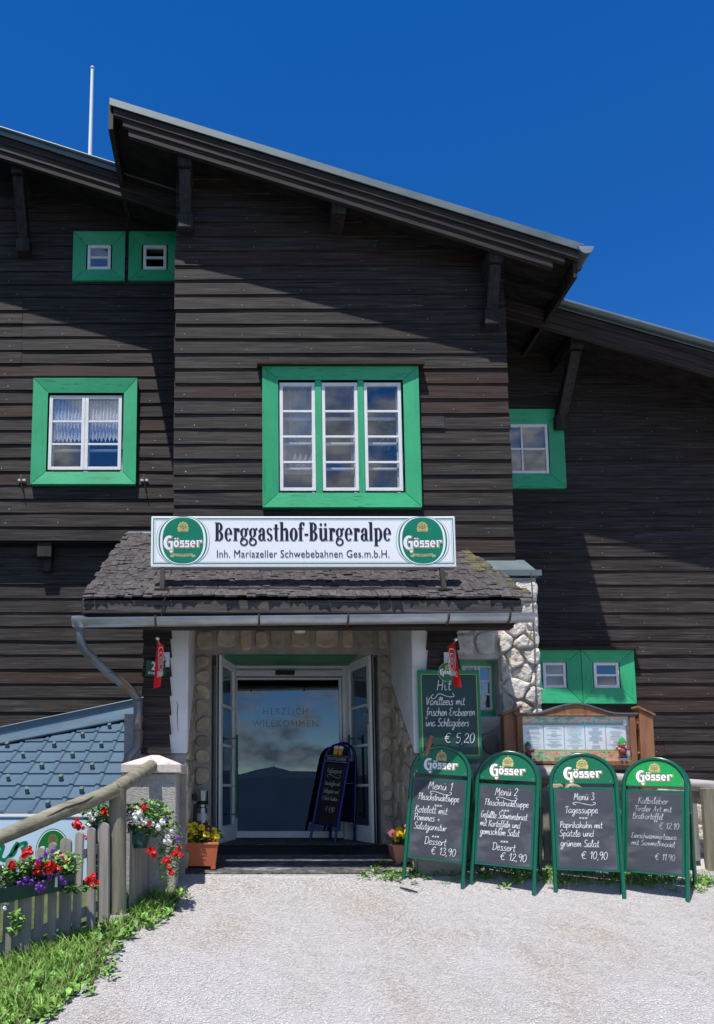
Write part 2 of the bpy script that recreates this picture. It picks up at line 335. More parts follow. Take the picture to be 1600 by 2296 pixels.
def grid_sheet(name, xs, ys, fz, mat, kind='structure', keep=None):
    vs = [(x, y, fz(x, y)) for y in ys for x in xs]; n = len(xs); fs = []
    for j in range(len(ys) - 1):
        for i in range(n - 1):
            cx, cy = (xs[i] + xs[i + 1]) / 2, (ys[j] + ys[j + 1]) / 2
            if keep is None or keep(cx, cy): fs.append((j * n + i, j * n + i + 1, (j + 1) * n + i + 1, (j + 1) * n + i))
    me = bpy.data.meshes.new(name); me.from_pydata(vs, [], fs); me.materials.append(mat)
    me.polygons.foreach_set('use_smooth', [True] * len(me.polygons))
    o = bpy.data.objects.new(name, me); link(o); o['kind'] = kind; return o
xs = [-4.5, -3.6] + [round(-2.9 + .06 * i, 3) for i in range(130)] + [5.6, 7, 9.5]
ys = [-1.2, 0, 1.5, 2.4] + [round(2.9 + .06 * i, 3) for i in range(92)] + [9, 12, 16]
bumpz = lambda x, y: gz(x, y) + (.012 * noise.noise(Vector((x * 1.3, y * 1.3, 0))) + .004 * noise.noise(Vector((x * 6, y * 6, 3))) if -4 < x < 6 and y < 6.6 else 0)
grid_sheet('ground', xs, ys, bumpz, GRAVEL)
gxs = [-8, -5, -4] + [round(-3.2 + .07 * i, 3) for i in range(42)]
gys = [-1.2, 0, 1.5, 2.4] + [round(2.9 + .07 * i, 3) for i in range(56)]
grid_sheet('verge', gxs, gys, lambda x, y: bumpz(x, y) + .012, EARTH, keep=lambda x, y: x < edge_x(y) - .03)
def hillside(x, y):
    """the slope that falls away from the forecourt towards the valley"""
    dx = max(-4.4 - x, 0, x - 9.4); dy = max(-1.1 - y, 0); d = math.hypot(dx, dy) if y < 12 else max(dx - (y - 12), 0)
    if dx == 0 and dy == 0: return gz(max(min(x, 9), -4), min(max(y, -1), 15)) - .15
    base = -.45 if y < 3 else .2
    return base - .5 * min(d, 60) - .07 * max(0, min(d, 2600) - 60)
gs = [-5000, -3000, -1500, -700, -300, -120, -60, -30, -15, -8, -4.5, -3, 0, 3, 6, 9.5, 13, 20, 40, 80, 200, 600, 1500, 5000]
grid_sheet('meadow', gs, [-5000, -3000, -1500, -700, -300, -120, -60, -30, -15, -8, -4, -2, -1.1, 0, 3, 6, 9, 12, 16, 30, 80, 300, 1500, 5000], hillside, MEADOW)
# ridge on the far side of the valley behind the camera
hv, hf = [], []
HN = 140
for k in range(HN + 1):
    a = radians(180 + 180 * k / HN); R_ = 4200
    top = 105 + 60 * noise.noise(Vector((k * .55, 0, 5))) + 30 * noise.noise(Vector((k * 1.3, 2, 5)))
    for r, z in ((R_ - 1400, -240), (R_ - 500, top * .55), (R_, top), (R_ + 900, -260)):
        hv.append((r * cos(a), r * sin(a), z))
for k in range(HN):
    for j in range(3): hf.append((k * 4 + j, k * 4 + j + 1, k * 4 + 5 + j, k * 4 + 4 + j))
me = bpy.data.meshes.new('hills'); me.from_pydata(hv, [], hf)
me.materials.append(M('blue_forest_ridge', (.010, .030, .065), (.016, .040, .080), rough=1, scale=(.004, .004, .004)))
hills = bpy.data.objects.new('hills', me); link(hills); hills['kind'] = 'structure'

def pebbles():
    r = np.random.default_rng(3); n = 300000
    Y = 3.55 + (6.75 - 3.55) * r.random(n) ** 1.25; X = -1.9 + r.random(n) * 7.4
    keep = (np.abs((X) / Y + .0) < 1.5) & (X > (-540 / 1700 * Y - .1)) & (X < 1080 / 1700 * Y + .9)
    ex = np.array([edge_x(y) for y in Y]) + .06 * r.standard_normal(n)
    keep &= X > ex - .03
    X, Y = X[keep], Y[keep]; n = len(X)
    Z = np.array([bumpz(a, b) for a, b in zip(X, Y)])
    s = .0028 + .0046 * r.random(n) ** 2.6
    base = np.array([(1, 0, 0), (0, 1, 0), (-1, 0, 0), (0, -1, 0), (0, 0, .36), (0, 0, -.4)], float)
    ang = r.random(n) * 6.28; ca, sa = np.cos(ang), np.sin(ang)
    jit = 1 + .35 * (r.random((n, 6, 3)) - .5)
    v = base[None] * jit * s[:, None, None]; v[:, :, 0] *= 1.25
    vx = v[:, :, 0] * ca[:, None] - v[:, :, 1] * sa[:, None]; vy = v[:, :, 0] * sa[:, None] + v[:, :, 1] * ca[:, None]
    v[:, :, 0] = vx + X[:, None]; v[:, :, 1] = vy + Y[:, None]; v[:, :, 2] += (Z + s * .3)[:, None]
    f = np.array([(0, 1, 4), (1, 2, 4), (2, 3, 4), (3, 0, 4), (1, 0, 5), (2, 1, 5), (3, 2, 5), (0, 3, 5)])
    F = (f[None] + (np.arange(n) * 6)[:, None, None]).reshape(-1, 3)
    me = bpy.data.meshes.new('gravel'); me.vertices.add(n * 6); me.vertices.foreach_set('co', v.reshape(-1))
    me.loops.add(len(F) * 3); me.loops.foreach_set('vertex_index', F.reshape(-1).astype(np.int32))
    me.polygons.add(len(F)); me.polygons.foreach_set('loop_start', (np.arange(len(F)) * 3).astype(np.int32))
    me.update(calc_edges=True)
    m = M('crushed_stone', (.57, .545, .53), (.70, .672, .655), rough=.9, scale=(60, 60, 60), pos=(.3, .68), c3=(.53, .475, .42), s3=(1.3, .7, 1.6), p3=(.47, .66), isl=.16)
    me.materials.append(m); o = bpy.data.objects.new('gravel', me); link(o); o['kind'] = 'stuff'; o['label'] = 'pale crushed stone gravel of the forecourt'
pebbles()
def blade_mesh(name, pts, hmin, hmax, wmin, wmax, mat, seed, lean=.5, label=None):
    """grass: bent three-step blades"""
    r = np.random.default_rng(seed); n = len(pts); B = np.array(pts, float)
    h = hmin + (hmax - hmin) * r.random(n) ** 1.5; wd = wmin + (wmax - wmin) * r.random(n); a = r.random(n) * 6.28; d = r.random(n) * 6.28
    ln = h * lean * (.3 + r.random(n)); wx, wy = np.cos(a) * wd / 2, np.sin(a) * wd / 2; dx, dy = np.cos(d) * ln, np.sin(d) * ln
    V = np.zeros((n, 7, 3))
    for i, (t, q) in enumerate(((0, 1), (.45, .8), (.8, .5))):
        px = B[:, 0] + dx * t * t; py = B[:, 1] + dy * t * t; pz = B[:, 2] + h * t * (1 - .15 * t)
        V[:, 2 * i] = np.stack([px - wx * q, py - wy * q, pz], 1); V[:, 2 * i + 1] = np.stack([px + wx * q, py + wy * q, pz], 1)
    V[:, 6] = np.stack([B[:, 0] + dx, B[:, 1] + dy, B[:, 2] + h * .86], 1)
    f = np.array([(0, 1, 3), (0, 3, 2), (2, 3, 5), (2, 5, 4), (4, 5, 6)]); F = (f[None] + (np.arange(n) * 7)[:, None, None]).reshape(-1, 3)
    me = bpy.data.meshes.new(name); me.vertices.add(n * 7); me.vertices.foreach_set('co', V.reshape(-1)); me.loops.add(len(F) * 3)
    me.loops.foreach_set('vertex_index', F.reshape(-1).astype(np.int32)); me.polygons.add(len(F))
    me.polygons.foreach_set('loop_start', (np.arange(len(F)) * 3).astype(np.int32)); me.update(calc_edges=True); me.materials.append(mat)
    o = bpy.data.objects.new(name, me); link(o); o['kind'] = 'stuff'
    if label: o['label'] = label
    return o
pts = []
while len(pts) < 20000:
    y = rng.uniform(3.1, 6.35); e = edge_x(y); x = e - rng.random() ** .8 * 1.9
    if rng.random() < .35 and x > e - .15: continue
    if x < -1.1 - max(0, 5.0 - y) * .9 - .5 or x > -.35: continue
    if y > 5.3 and x < -.95: continue
    pts.append((x, y, bumpz(x, y) + .005))
blade_mesh('grass', pts, .025, .13, .004, .009, GRASSM, 5, lean=.8, label='bright green grass and weeds along the fence foot')
def weeds(name, spots, mat, seed, label):
    mb = MB(); r = random.Random(seed)
    for (x, y, z, s, n) in spots:
        for k in range(n):
            a = r.uniform(0, 2 * pi); el = r.uniform(.2, 1.1); l = s * r.uniform(.6, 1.2); wd = l * r.uniform(.28, .45)
            d = Vector((cos(a) * cos(el), sin(a) * cos(el), sin(el))); sd_ = Vector((-sin(a), cos(a), 0)); b0 = Vector((x, y, z)) + Vector((r.gauss(0, s * .3), r.gauss(0, s * .3), 0))
            m_ = b0 + d * l * .55; t = b0 + d * l + Vector((0, 0, -l * .25))
            mb.add([b0, m_ + sd_ * wd / 2, t, m_ - sd_ * wd / 2, m_ + Vector((0, 0, -.1 * wd))], [(0, 1, 4), (1, 2, 4), (2, 3, 4), (3, 0, 4)])
    return tag(mb.build(name, mat, fix=False), label=label, kind='stuff')
sp = []
for k in range(260):
    y = rng.uniform(3.4, 6.3); x = edge_x(y) - abs(rng.gauss(0, .35)) + .06
    if x > -.3 or (y > 5.3 and x < -.95): continue
    sp.append((x, y, bumpz(x, y) + .01, rng.uniform(.04, .10), rng.randint(5, 11)))
weeds('verge_weeds', sp, LEAF, 2, 'broad leaved weeds among the grass beside the gravel')
sp = [];  pts = []
for k in range(300):
    x = rng.uniform(1.05, 4.4); y = 6.55 + rng.gauss(0, .10) - (x - 2.5) * .06
    sp.append((x, y, gz(x, y) + .01, rng.uniform(.03, .075), rng.randint(4, 9)))
    if x > 2.3:
        for q in range(12): pts.append((x + rng.gauss(0, .05), y + .05 + rng.gauss(0, .06), gz(x, y)))
weeds('wall_foot_weeds', sp, LEAF, 4, 'low green weeds at the foot of the wall behind the boards')
blade_mesh('wall_foot_grass', pts, .03, .11, .004, .008, GRASSM, 9, label='tufts of grass behind the two right boards')

# ------------------------------------------------------------------ the lodge
YB, Y0, YL, YR = 7.73, 7.32, 8.68, 8.87
lodge = thing('mountain_lodge', 'dark board-clad mountain inn with green windows and a shingled entrance porch', 'building', (0, 8, 1))
BL, BR = PXX(393, 900, YB), PXX(1138, 950, YB)
COURSE = .17
def line(p, q):
    b = (q.z - p.z) / (q.x - p.x); return lambda x: p.z + b * (x - p.x)
bayA, bayB = P(250, 224, Y0), P(1300, 548, Y0); rb = line(bayA, bayB)
lA, lB = P(0, 290, 8.09), P(280, 379, 8.09); rl = line(lA, lB)
rA, rB = P(1240, 674, 8.13), P(1600, 776, 8.13); rr = line(rA, rB)
def core(name, Y, x0, x1, z0, roof, holes, thick=.2, mat=CORE):
    """wall core with its window openings left open"""
    mb = MB(); zt = min(roof(x0), roof(x1)); zs = sorted({z0, zt} | {h[2] for h in holes} | {h[3] for h in holes})
    for a, b in zip(zs, zs[1:]):
        cuts = sorted([(h[0], h[1]) for h in holes if h[2] <= a + 1e-6 and h[3] >= b - 1e-6]); x = x0
        for c, d in cuts:
            if c > x: mb.box(x, c, Y, Y + thick, a, b)
            x = max(x, d)
        if x < x1: mb.box(x, x1, Y, Y + thick, a, b)
    mb.prism([(x0, Y, zt), (x1, Y, zt), (x1, Y, roof(x1) + 1e-3), (x0, Y, roof(x0) + 1e-3)], (0, thick, 0))
    return mb.build(name, mat, lodge)
bseed = random.Random(21)
def board(parent, Y, xa, xb, z0, mat, name='siding_board', flare=0, jit=.006, top=.012):
    n = max(2, int((xb - xa) / .22)); vs = []; fs = []; s = bseed.uniform(0, 99)
    for i in range(n + 1):
        x = xa + (xb - xa) * i / n; q = noise.noise(Vector((x * 1.1, s, 0))) * .007; dz = noise.noise(Vector((x * .8, s, 5))) * .007 + noise.noise(Vector((x * 5, s, 9))) * .0022
        xx = (xa if i == 0 else xb if i == n else x)
        e0 = (-flare if i == 0 else flare if i == n else 0)
        vs += [(xx + e0, Y - .030 - q, z0 + dz), (xx + e0, Y - .010, z0 + dz), (xx, Y - .001, z0 + COURSE + .03), (xx, Y - top, z0 + COURSE + .03)]
    for i in range(n):
        a = i * 4; b = a + 4
        fs += [(a, b, b + 1, a + 1), (a + 1, b + 1, b + 2, a + 2), (a + 2, b + 2, b + 3, a + 3), (a + 3, b + 3, b, a)]
    fs += [(0, 1, 2, 3), (n * 4 + 3, n * 4 + 2, n * 4 + 1, n * 4)]
    return MB().add(vs, fs).build(name, mat, parent)
def siding(wall, Y, zref, ks, xr, roof, holes, flare=0, joints=None, red=.12):
    for k in ks:
        z0 = zref + k * COURSE; xa, xb = xr
        # the board ends where the roof underside cuts its lower edge
        x = xb
        while x > xa and roof(x) - .12 < z0: x -= .05
        x = min(xb, x)
        if x <= xa + .1: continue
        iv = [(xa, x)]
        for h in holes:
            if h[2] < z0 + COURSE and h[3] > z0:
                iv = [q for a, b in iv for q in ((a, min(b, h[0])), (max(a, h[1]), b)) if q[1] - q[0] > .04]
        if joints:
            for jx in joints(k):
                iv = [q for a, b in iv for q in (((a, jx - .002), (jx + .002, b)) if a < jx - .1 and b > jx + .1 else ((a, b),))]
        for a, b in iv:
            j = lambda: bseed.uniform(-.008, .008)
            board(wall, Y + bseed.uniform(-.002, .002), a + (j() if flare else 0), b + (j() if flare else 0), z0, WOODR if bseed.random() < red else WOODX, flare=0)
def rect(Y, x0, y0, x1, y1):
    ym = (y0 + y1) / 2; return (PXX(x0, ym, Y), PXX(x1, ym, Y), PZ(y1, Y), PZ(y0, Y))
NOROOF = lambda x: 99
# openings as x0, x1, z0, z1
hB = rect(YB - .03, 624, 851, 906, 1104)
hL = rect(YL - .03, 105, 880, 276, 1057)
hS1 = rect(YL - .03, 192, 549, 251, 603); hS2 = rect(YL - .03, 317, 549, 376, 603)
hR = rect(YR - .03, 1110, 950, 1231, 1060)
hD1 = rect(YR - .03, 1215, 1484, 1271, 1542); hD2 = rect(YR - .03, 1329, 1484, 1390, 1542)
# bay
bw = core('bay_wall', YB, BL, BR, PZ(1260, YB), lambda x: rb(x) - .1, [hB])
MB().box(BL, BL + .15, YB + .2, YL + .3, PZ(1260, YB), rb(BL) - .2).build('bay_side_wall', CORE, lodge)
MB().box(BR - .15, BR, YB + .2, YR + .3, PZ(1260, YB), rb(BR) - .2).build('bay_side_wall', CORE, lodge)
jr = random.Random(4); jl = [jr.uniform(BL + .5, BR - .5) for _ in range(60)]
siding(bw, YB, PZ(1135, YB), range(-4, 30), (BL - .012, BR + .012), rb, [hB], flare=1, joints=lambda k: [jl[k + 10]] if k % 4 == 1 else [])
# left wing
XLW = -6.5
lw = core('left_wall', YL, XLW, BL + .1, PZ(1212, YL), lambda x: rl(x) - .1, [hL, hS1, hS2])
siding(lw, YL, PZ(1088.7, YL), range(-4, 30), (XLW, BL + .08), rl, [hL, hS1, hS2], joints=lambda k: [PXX(52, 700, YL)] if 8 < k < 14 else ([PXX(30, 1000, YL) - .6] if k % 3 == 1 else [-3.9]))
ZL0 = PZ(1088.7, YL) - 4 * COURSE
lw2 = core('lower_left_wall', YL + .16, XLW, BL + .5, .9, lambda x: ZL0 + .1, [])
siding(lw2, YL + .16, ZL0 + .03, range(-16, 0), (XLW, BL + .5), NOROOF, [])
MB().box(XLW, BL + .1, YL - .0, YL + .17, ZL0 - .02, ZL0 + .02).build('storey_overhang', SOFFIT, lodge)
for px in (104, 335, -120):
    c = P(px, 1245, YL + .1); MB().box(c.x - .085, c.x + .085, YL - .01, YL + .16, ZL0 - .19, ZL0 - .02).build('joist_end', WOODZ, lodge, bevel=.006)
    MB().box(c.x - .05, c.x + .07, YL + .06, YL + .13, ZL0 - .34, ZL0 - .19).build('joist_end', WOODZ, lodge, bevel=.006)
# right wing
XRW = 8.5
rw = core('right_wall', YR, BR - .1, XRW, .8, lambda x: rr(x) - .1, [hR, hD1, hD2])
siding(rw, YR, PZ(1596, YR), range(-5, 34), (BR - .08, XRW), rr, [hR, hD1, hD2], joints=lambda k: [3.4 + jl[k + 8] * .9 + .8, 5.9 + (k % 4) * .3] if k % 3 == 0 else [5.9 + (k % 4) * .3])
# bodies behind the fronts
MB().box(XLW, XRW, YL + .5, 17, .8, 3.6).build('building_body', CORE, lodge)

# ---- roofs
def roof(name, f, x0, x1, ya, yb, trims=(0, .05, .1), left_board=True):
    sl = lambda a, b, u, v, xa, xb: [(xa, 0, f(xa) - u), (xb, 0, f(xb) - u), (xb, 0, f(xb) - v), (xa, 0, f(xa) - v)]
    def slab(y0, y1, u, v, xa, xb): return MB().prism([(p[0], y0, p[2]) for p in sl(0, 0, u, v, xa, xb)], (0, y1 - y0, 0))
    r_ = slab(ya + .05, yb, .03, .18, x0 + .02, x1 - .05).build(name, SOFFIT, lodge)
    slab(ya - .02, yb + .02, 0, .022, x0 - .02, x1 + .03).build('roof_sheet', ZINC, r_)
    slab(ya - .025, ya - .012, .0, .085, x0 - .02, x1).build('edge_flashing', ZINC, r_, bevel=.003)
    slab(ya, ya + .045, .080, .165, x0, x1 - trims[0]).build('verge_board', WOODS, r_, bevel=.003)
    slab(ya + .018, ya + .06, .160, .245, x0 + .12, x1 - trims[1]).build('verge_board', WOODS, r_, bevel=.003)
    slab(ya + .034, ya + .08, .240, .330, x0 + .18, x1 - trims[2]).build('verge_board', WOODS, r_, bevel=.003)
    return r_, slab
XE = bayB.x
rf, slab = roof('bay_roof', rb, bayA.x, XE, Y0, 11.5, (0.02, .16, .28))
MB().prism([(bayA.x - .03, Y0 + .0, rb(bayA.x) - .02), (bayA.x + .02, Y0 + .0, rb(bayA.x) - .02), (bayA.x + .02, Y0, rb(bayA.x) - .34), (bayA.x - .03, Y0, rb(bayA.x) - .34)], (0, 4, 0)).build('ridge_fascia', WOODZ, rf)
MB().box(XE - .06, XE - .02, Y0 + .05, 11, rb(XE) - .33, rb(XE) - .06).build('eaves_fascia', WOODZ, rf)
for i in range(10):      # rafters under the bay eaves
    y = Y0 + .45 + i * .45
    MB().prism([(BR - .2, y, rb(BR - .2) - .17), (XE - .08, y, rb(XE - .08) - .17), (XE - .08, y, rb(XE - .08) - .27), (BR - .2, y, rb(BR - .2) - .30)], (0, .1, 0)).build('rafter', SOFFIT, rf)
# gutter along the bay eaves, seen from below
def gutter(name, a, b, r, mat, parent, endcap=True):
    a, b = Vector(a), Vector(b); t = (b - a).normalized(); u = t.cross(Vector((0, 0, 1))).normalized(); v = Vector((0, 0, 1)); n = 12; mb = MB()
    for rr_ in (r, r - .004):
        pass
    ring = [(cos(pi + pi * k / n), sin(pi + pi * k / n)) for k in range(n + 1)]
    for p in (a, b):
        for q in (r, r - .005):
            mb.v += [p + u * (c * q) + v * (s * q) for c, s in ring]
    m = n + 1
    for k in range(n):
        mb.f += [(k, k + 1, 2 * m + k + 1, 2 * m + k), (m + k + 1, m + k, 3 * m + k, 3 * m + k + 1)]
    mb.f += [(0, m, 3 * m, 2 * m), (m - 1, 2 * m - 1, 4 * m - 1, 3 * m - 1)]
    g = mb.build(name, mat, parent, smooth=True)
    MB().tube([a + u * (-r) , b + u * (-r)], .008, 6).build('rolled_rim', mat, g, smooth=True)
    if endcap:
        for p in (a, b):
            MB().prism([p + u * (c * r) + v * (s * r) for c, s in ring], t * .006 * (-1 if p is a else 1)).build('end_cap', ZINCG, g)
    return g
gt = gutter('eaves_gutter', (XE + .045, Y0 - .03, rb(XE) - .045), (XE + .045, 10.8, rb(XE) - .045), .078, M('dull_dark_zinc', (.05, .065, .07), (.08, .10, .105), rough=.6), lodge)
for i in range(5):
    y = Y0 + .25 + i * .5; MB().tube([(XE + .045 + .086 * cos(a), y, rb(XE) - .045 + .086 * sin(a)) for a in [pi + pi * k / 8 for k in range(9)]], .008, 5).build('gutter_bracket', RUST, gt)
rf2, _ = roof('left_roof', rl, XLW - .5, BL + .05, 8.09, 17, (0, 0, 0))
rf3, _ = roof('right_roof', rr, BR - .2, XRW + .5, 8.13, 17, (0, 0, 0))
MB().tube([(x, 8.07, rr(x) - .03) for x in (BR + .0, XRW + .5)], .035, 10).build('verge_roll', ZINC, rf3, smooth=True)
MB().tube([(x, 8.05, rl(x) - .01) for x in (XLW - .5, BL - .2)], .016, 8).build('verge_roll', ZINC, rf2, smooth=True)
def bracket(pxc, ytop, ybot, Yw, Yf_, wd=.125, brace=True, blk=.17):
    """purlin end with a raking strut down to the wall"""
    t = P(pxc, ytop, Yf_); x = t.x; zt = t.z
    b = MB().box(x - wd / 2 - .012, x + wd / 2 + .012, Yf_, Yw + .1, zt - .135, zt + .03).build('purlin', WOODZ, lodge, bevel=.008)
    if brace:
        zb = PZ(ybot, Yw - .05)
        MB().bar((x, Yf_ + .085, zt - .13), (x, Yw - .065, zb + blk * .8), wd, .12, up=(0, -1, 0)).build('strut', WOODZ, b, bevel=.008)
        MB().box(x - wd / 2 - .02, x + wd / 2 + .02, Yw - .15, Yw, zb, zb + blk).build('corbel', WOODZ, b, bevel=.012)
bracket(414, 343, 524, YB, Y0 + .08)
bracket(760, 451, 0, YB, Y0 + .08, brace=False)
bracket(1112, 557, 738, YB, Y0 + .08)
bracket(38, 362, 574, YL, 8.21)
bracket(1294, 752, 966, YR, 8.25)
bracket(1294 + 560, 905, 1100, YR, 8.25)
# flagpole on the roof
fpz = P(202, 330, 9.0); tp = P(205, 155, 9.0)
flagp = thing('flagpole', 'slim white flagpole rising above the left roof', 'pole', (fpz.x, 9.0, fpz.z - .5))
MB().tube([(fpz.x, 9, fpz.z - .5), (fpz.x + .005, 9, tp.z)], [.028, .022], 10).build('pole', WHITE, flagp, smooth=True)
MB().sphere((fpz.x + .005, 9, tp.z + .01), .03).build('finial', ALU, flagp, smooth=True)

# ---- windows
def window(Y, outer, inner, sashes, rows, pr=.085, drip=None, sy=None, mull=(), fr=GREEN, frv=GREENV, vsplit=0, sashw=.036, room=True, double=True, roomd=2.2, skip=()):
    Yf_ = Y - pr; o = rect(Yf_, *outer); i = rect(Yf_ + .02, *inner)
    w_ = MB()
    ys, ye = Yf_ + .022, Y + .10
    t = .02
    w_.box(i[0] - t, i[0], ys, ye, i[2], i[3]); w_.box(i[1], i[1] + t, ys, ye, i[2], i[3]); w_.box(i[0] - t, i[1] + t, ys, ye, i[3], i[3] + t); w_.box(i[0] - t, i[1] + t, ys, ye, i[2] - t, i[2])
    win = w_.build('window', fr, lodge)
    oc = [(o[0], o[3]), (o[1], o[3]), (o[1], o[2]), (o[0], o[2])]; ic = [(i[0], i[3]), (i[1], i[3]), (i[1], i[2]), (i[0], i[2])]
    for k in range(4):
        if k in skip: continue
        a, b, c, d = oc[k], oc[(k + 1) % 4], ic[(k + 1) % 4], ic[k]
        g = .0015
        dx, dz = (g, 0) if k in (0, 2) else (0, g)
        s = 1 if k in (0, 1) else -1
        if k == 0: q = [(a[0] + g, a[1]), (b[0] - g, b[1]), (c[0] - g, c[1]), (d[0] + g, d[1])]
        elif k == 1: q = [(a[0], a[1] - g), (b[0], b[1] + g), (c[0], c[1] + g), (d[0], d[1] - g)]
        elif k == 2: q = [(a[0] - g, a[1]), (b[0] + g, b[1]), (c[0] + g, c[1]), (d[0] - g, d[1])]
        else: q = [(a[0], a[1] + g), (b[0], b[1] - g), (c[0], c[1] - g), (d[0], d[1] + g)]
        f = [(q[0][0], Yf_, q[0][1]), (q[1][0], Yf_, q[1][1]), (q[2][0], Yf_ + .022, q[2][1]), (q[3][0], Yf_ + .022, q[3][1])]
        bk = [(x, Y - .004, z) for x, _, z in f]
        MB().add(f + bk, [(0, 1, 2, 3), (7, 6, 5, 4), (0, 4, 5, 1), (1, 5, 6, 2), (2, 6, 7, 3), (3, 7, 4, 0)]).build('frame_board', fr if k in (0, 2) else frv, win, bevel=.003)
    Ys = Y - .045
    for (xa, xb) in mull:
        m_ = rect(Ys - .01, xa, inner[1], xb, inner[3]); MB().box(m_[0], m_[1], Ys - .012, Y + .05, i[2], i[3]).build('mullion', frv, win, bevel=.003)
    for (xa, xb) in sashes:
        r = rect(Ys, xa, sy[0] if sy else inner[1], xb, sy[1] if sy else inner[3]); x0, x1, z0, z1 = r; sw = sashw
        sm = MB(); ya, yb_ = Ys, Ys + .035
        sm.box(x0, x0 + sw, ya, yb_, z0, z1); sm.box(x1 - sw, x1, ya, yb_, z0, z1)
        sm.box(x0 + sw, x1 - sw, ya + .001, yb_, z0, z0 + sw); sm.box(x0 + sw, x1 - sw, ya + .001, yb_, z1 - sw, z1)
        sa = sm.build('sash', WHITEP, win, bevel=.003)
        zz = [z0 + sw + (z1 - z0 - 2 * sw) * k / rows for k in range(rows + 1)]
        for zb in zz[1:-1]: MB().box(x0 + sw, x1 - sw, ya + .006, yb_ - .006, zb - .011, zb + .011).build('glazing_bar', WHITEP, win)
        xx = [x0 + sw, x1 - sw]
        if vsplit:
            xm = (x0 + x1) / 2; MB().box(xm - .011, xm + .011, ya + .005, yb_ - .007, z0 + sw, z1 - sw).build('glazing_bar', WHITEP, win); xx = [x0 + sw, xm, x1 - sw]
        for k in range(rows):
            for a, b in zip(xx, xx[1:]):
                tlt = rng.uniform(-.006, .006)
                tl2 = rng.uniform(-.003, .003); tlt *= .5
                MB().add([(a, ya + .018 + tlt, zz[k]), (b, ya + .018 - tlt, zz[k]), (b, ya + .018 - tlt + tl2, zz[k + 1]), (a, ya + .018 + tlt + tl2, zz[k + 1])], [(0, 1, 2, 3)]).build('pane', GLASS, win, fix=False)
        if double:       # the inner casement behind
            dm = MB(); yd = Y + .09
            for zb in zz[1:-1]: dm.box(x0, x1, yd, yd + .02, zb - .014 - .02, zb + .014 - .02)
            dm.box(x0 - .0, x0 + sw * .8, yd, yd + .02, z0, z1); dm.box(x1 - sw * .8, x1, yd, yd + .02, z0, z1)
            dm.build('inner_casement', WHITEP, win)
    if drip:
        d = rect(Yf_ - .03, *drip); MB().prism([(d[0], Yf_ - .045, d[2]), (d[0], Y, d[2] + .02), (d[0], Y, d[3] + .025), (d[0], Yf_ - .045, d[3])], (d[1] - d[0], 0, 0)).build('drip_board', WOODR, win, bevel=.003)
    if room:
        a, b, c, d = i[0] - .25, i[1] + .25, i[2] - .3, i[3] + .2; y1 = Y + .2; y2 = y1 + roomd
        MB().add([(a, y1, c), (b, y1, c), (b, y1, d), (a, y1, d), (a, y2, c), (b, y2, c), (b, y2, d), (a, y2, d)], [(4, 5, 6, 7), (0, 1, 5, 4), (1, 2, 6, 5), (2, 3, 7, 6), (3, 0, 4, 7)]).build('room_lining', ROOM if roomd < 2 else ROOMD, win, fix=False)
    return win, i
bwin, bi = window(YB, (588, 820, 942, 1137), (624, 851, 906, 1104), [(627, 707), (722, 803), (817, 901)], 4, drip=(576, 808, 952, 817), sy=(857, 1100), mull=[(707.5, 721.5), (803.5, 816.5)])
lwin, li = window(YL, (71, 847, 306, 1085), (105, 880, 276, 1057), [(109, 189.5), (190, 272)], 3, sy=(886, 1053), sashw=.04)
window(YL, (163, 518, 280, 628), (193, 549, 251, 603), [(196, 248)], 2, pr=.06, double=False)
window(YL, (288, 518, 404, 628), (317, 549, 376, 603), [(321, 373)], 2, pr=.06, double=False)
window(YR, (1090, 916, 1266, 1093), (1110, 950, 1231, 1061), [(1112, 1229)], 2, pr=.07, vsplit=1, double=False)
wd1, _ = window(YR, (1170, 1456, 1304, 1576), (1215, 1484, 1271, 1542), [(1217, 1269)], 2, pr=.08, double=False)
wd2, _ = window(YR, (1305, 1456, 1424, 1577), (1329, 1484, 1390, 1542), [(1331, 1388)], 2, pr=.08, double=False, drip=(1180, 1449, 1431, 1456))
# lace curtain
def curtain(win, x0, x1, ztop, zlace, zbot, Y):
    n = 120; mb = MB(); vs = []; fs = []
    for k in range(n + 1):
        x = x0 + (x1 - x0) * k / n; q = .012 * sin(k * .55) + .006 * sin(k * 1.7)
        sc = abs(((k / n * 9) % 1) - .5) * 2
        vs += [(x, Y + q, ztop), (x, Y + q, zlace), (x, Y + q, zbot + .055 * sc)]
    for k in range(n): a = k * 3; fs += [(a, a + 3, a + 4, a + 1), (a + 1, a + 4, a + 5, a + 2)]
    mb.add(vs, fs)
    m = bpy.data.materials.get('net_curtain')
    if not m:
        m = bpy.data.materials.new('net_curtain'); m.use_nodes = True; t = m.node_tree; b = t.nodes['Principled BSDF']; b.inputs['Base Color'].default_value = (.92, .93, .95, 1); b.inputs['Roughness'].default_value = .9
        o_ = t.nodes['Material Output']; tr = t.nodes.new('ShaderNodeBsdfTransparent'); ms = t.nodes.new('ShaderNodeMixShader')
        vo = t.nodes.new('ShaderNodeTexVoronoi'); vo.inputs['Scale'].default_value = 42; vo.feature = 'DISTANCE_TO_EDGE'; tcn = t.nodes.new('ShaderNodeTexCoord'); t.links.new(tcn.outputs['Object'], vo.inputs['Vector'])
        r = t.nodes.new('ShaderNodeMapRange'); r.inputs['From Max'].default_value = .25; r.inputs['To Min'].default_value = 1.0; r.inputs['To Max'].default_value = .55; t.links.new(vo.outputs[0], r.inputs[0])
        t.links.new(r.outputs[0], ms.inputs[0]); t.links.new(tr.outputs[0], ms.inputs[1]); t.links.new(b.outputs[0], ms.inputs[2]); t.links.new(ms.outputs[0], o_.inputs[0])
    return mb.build('curtain', m, win, fix=False)
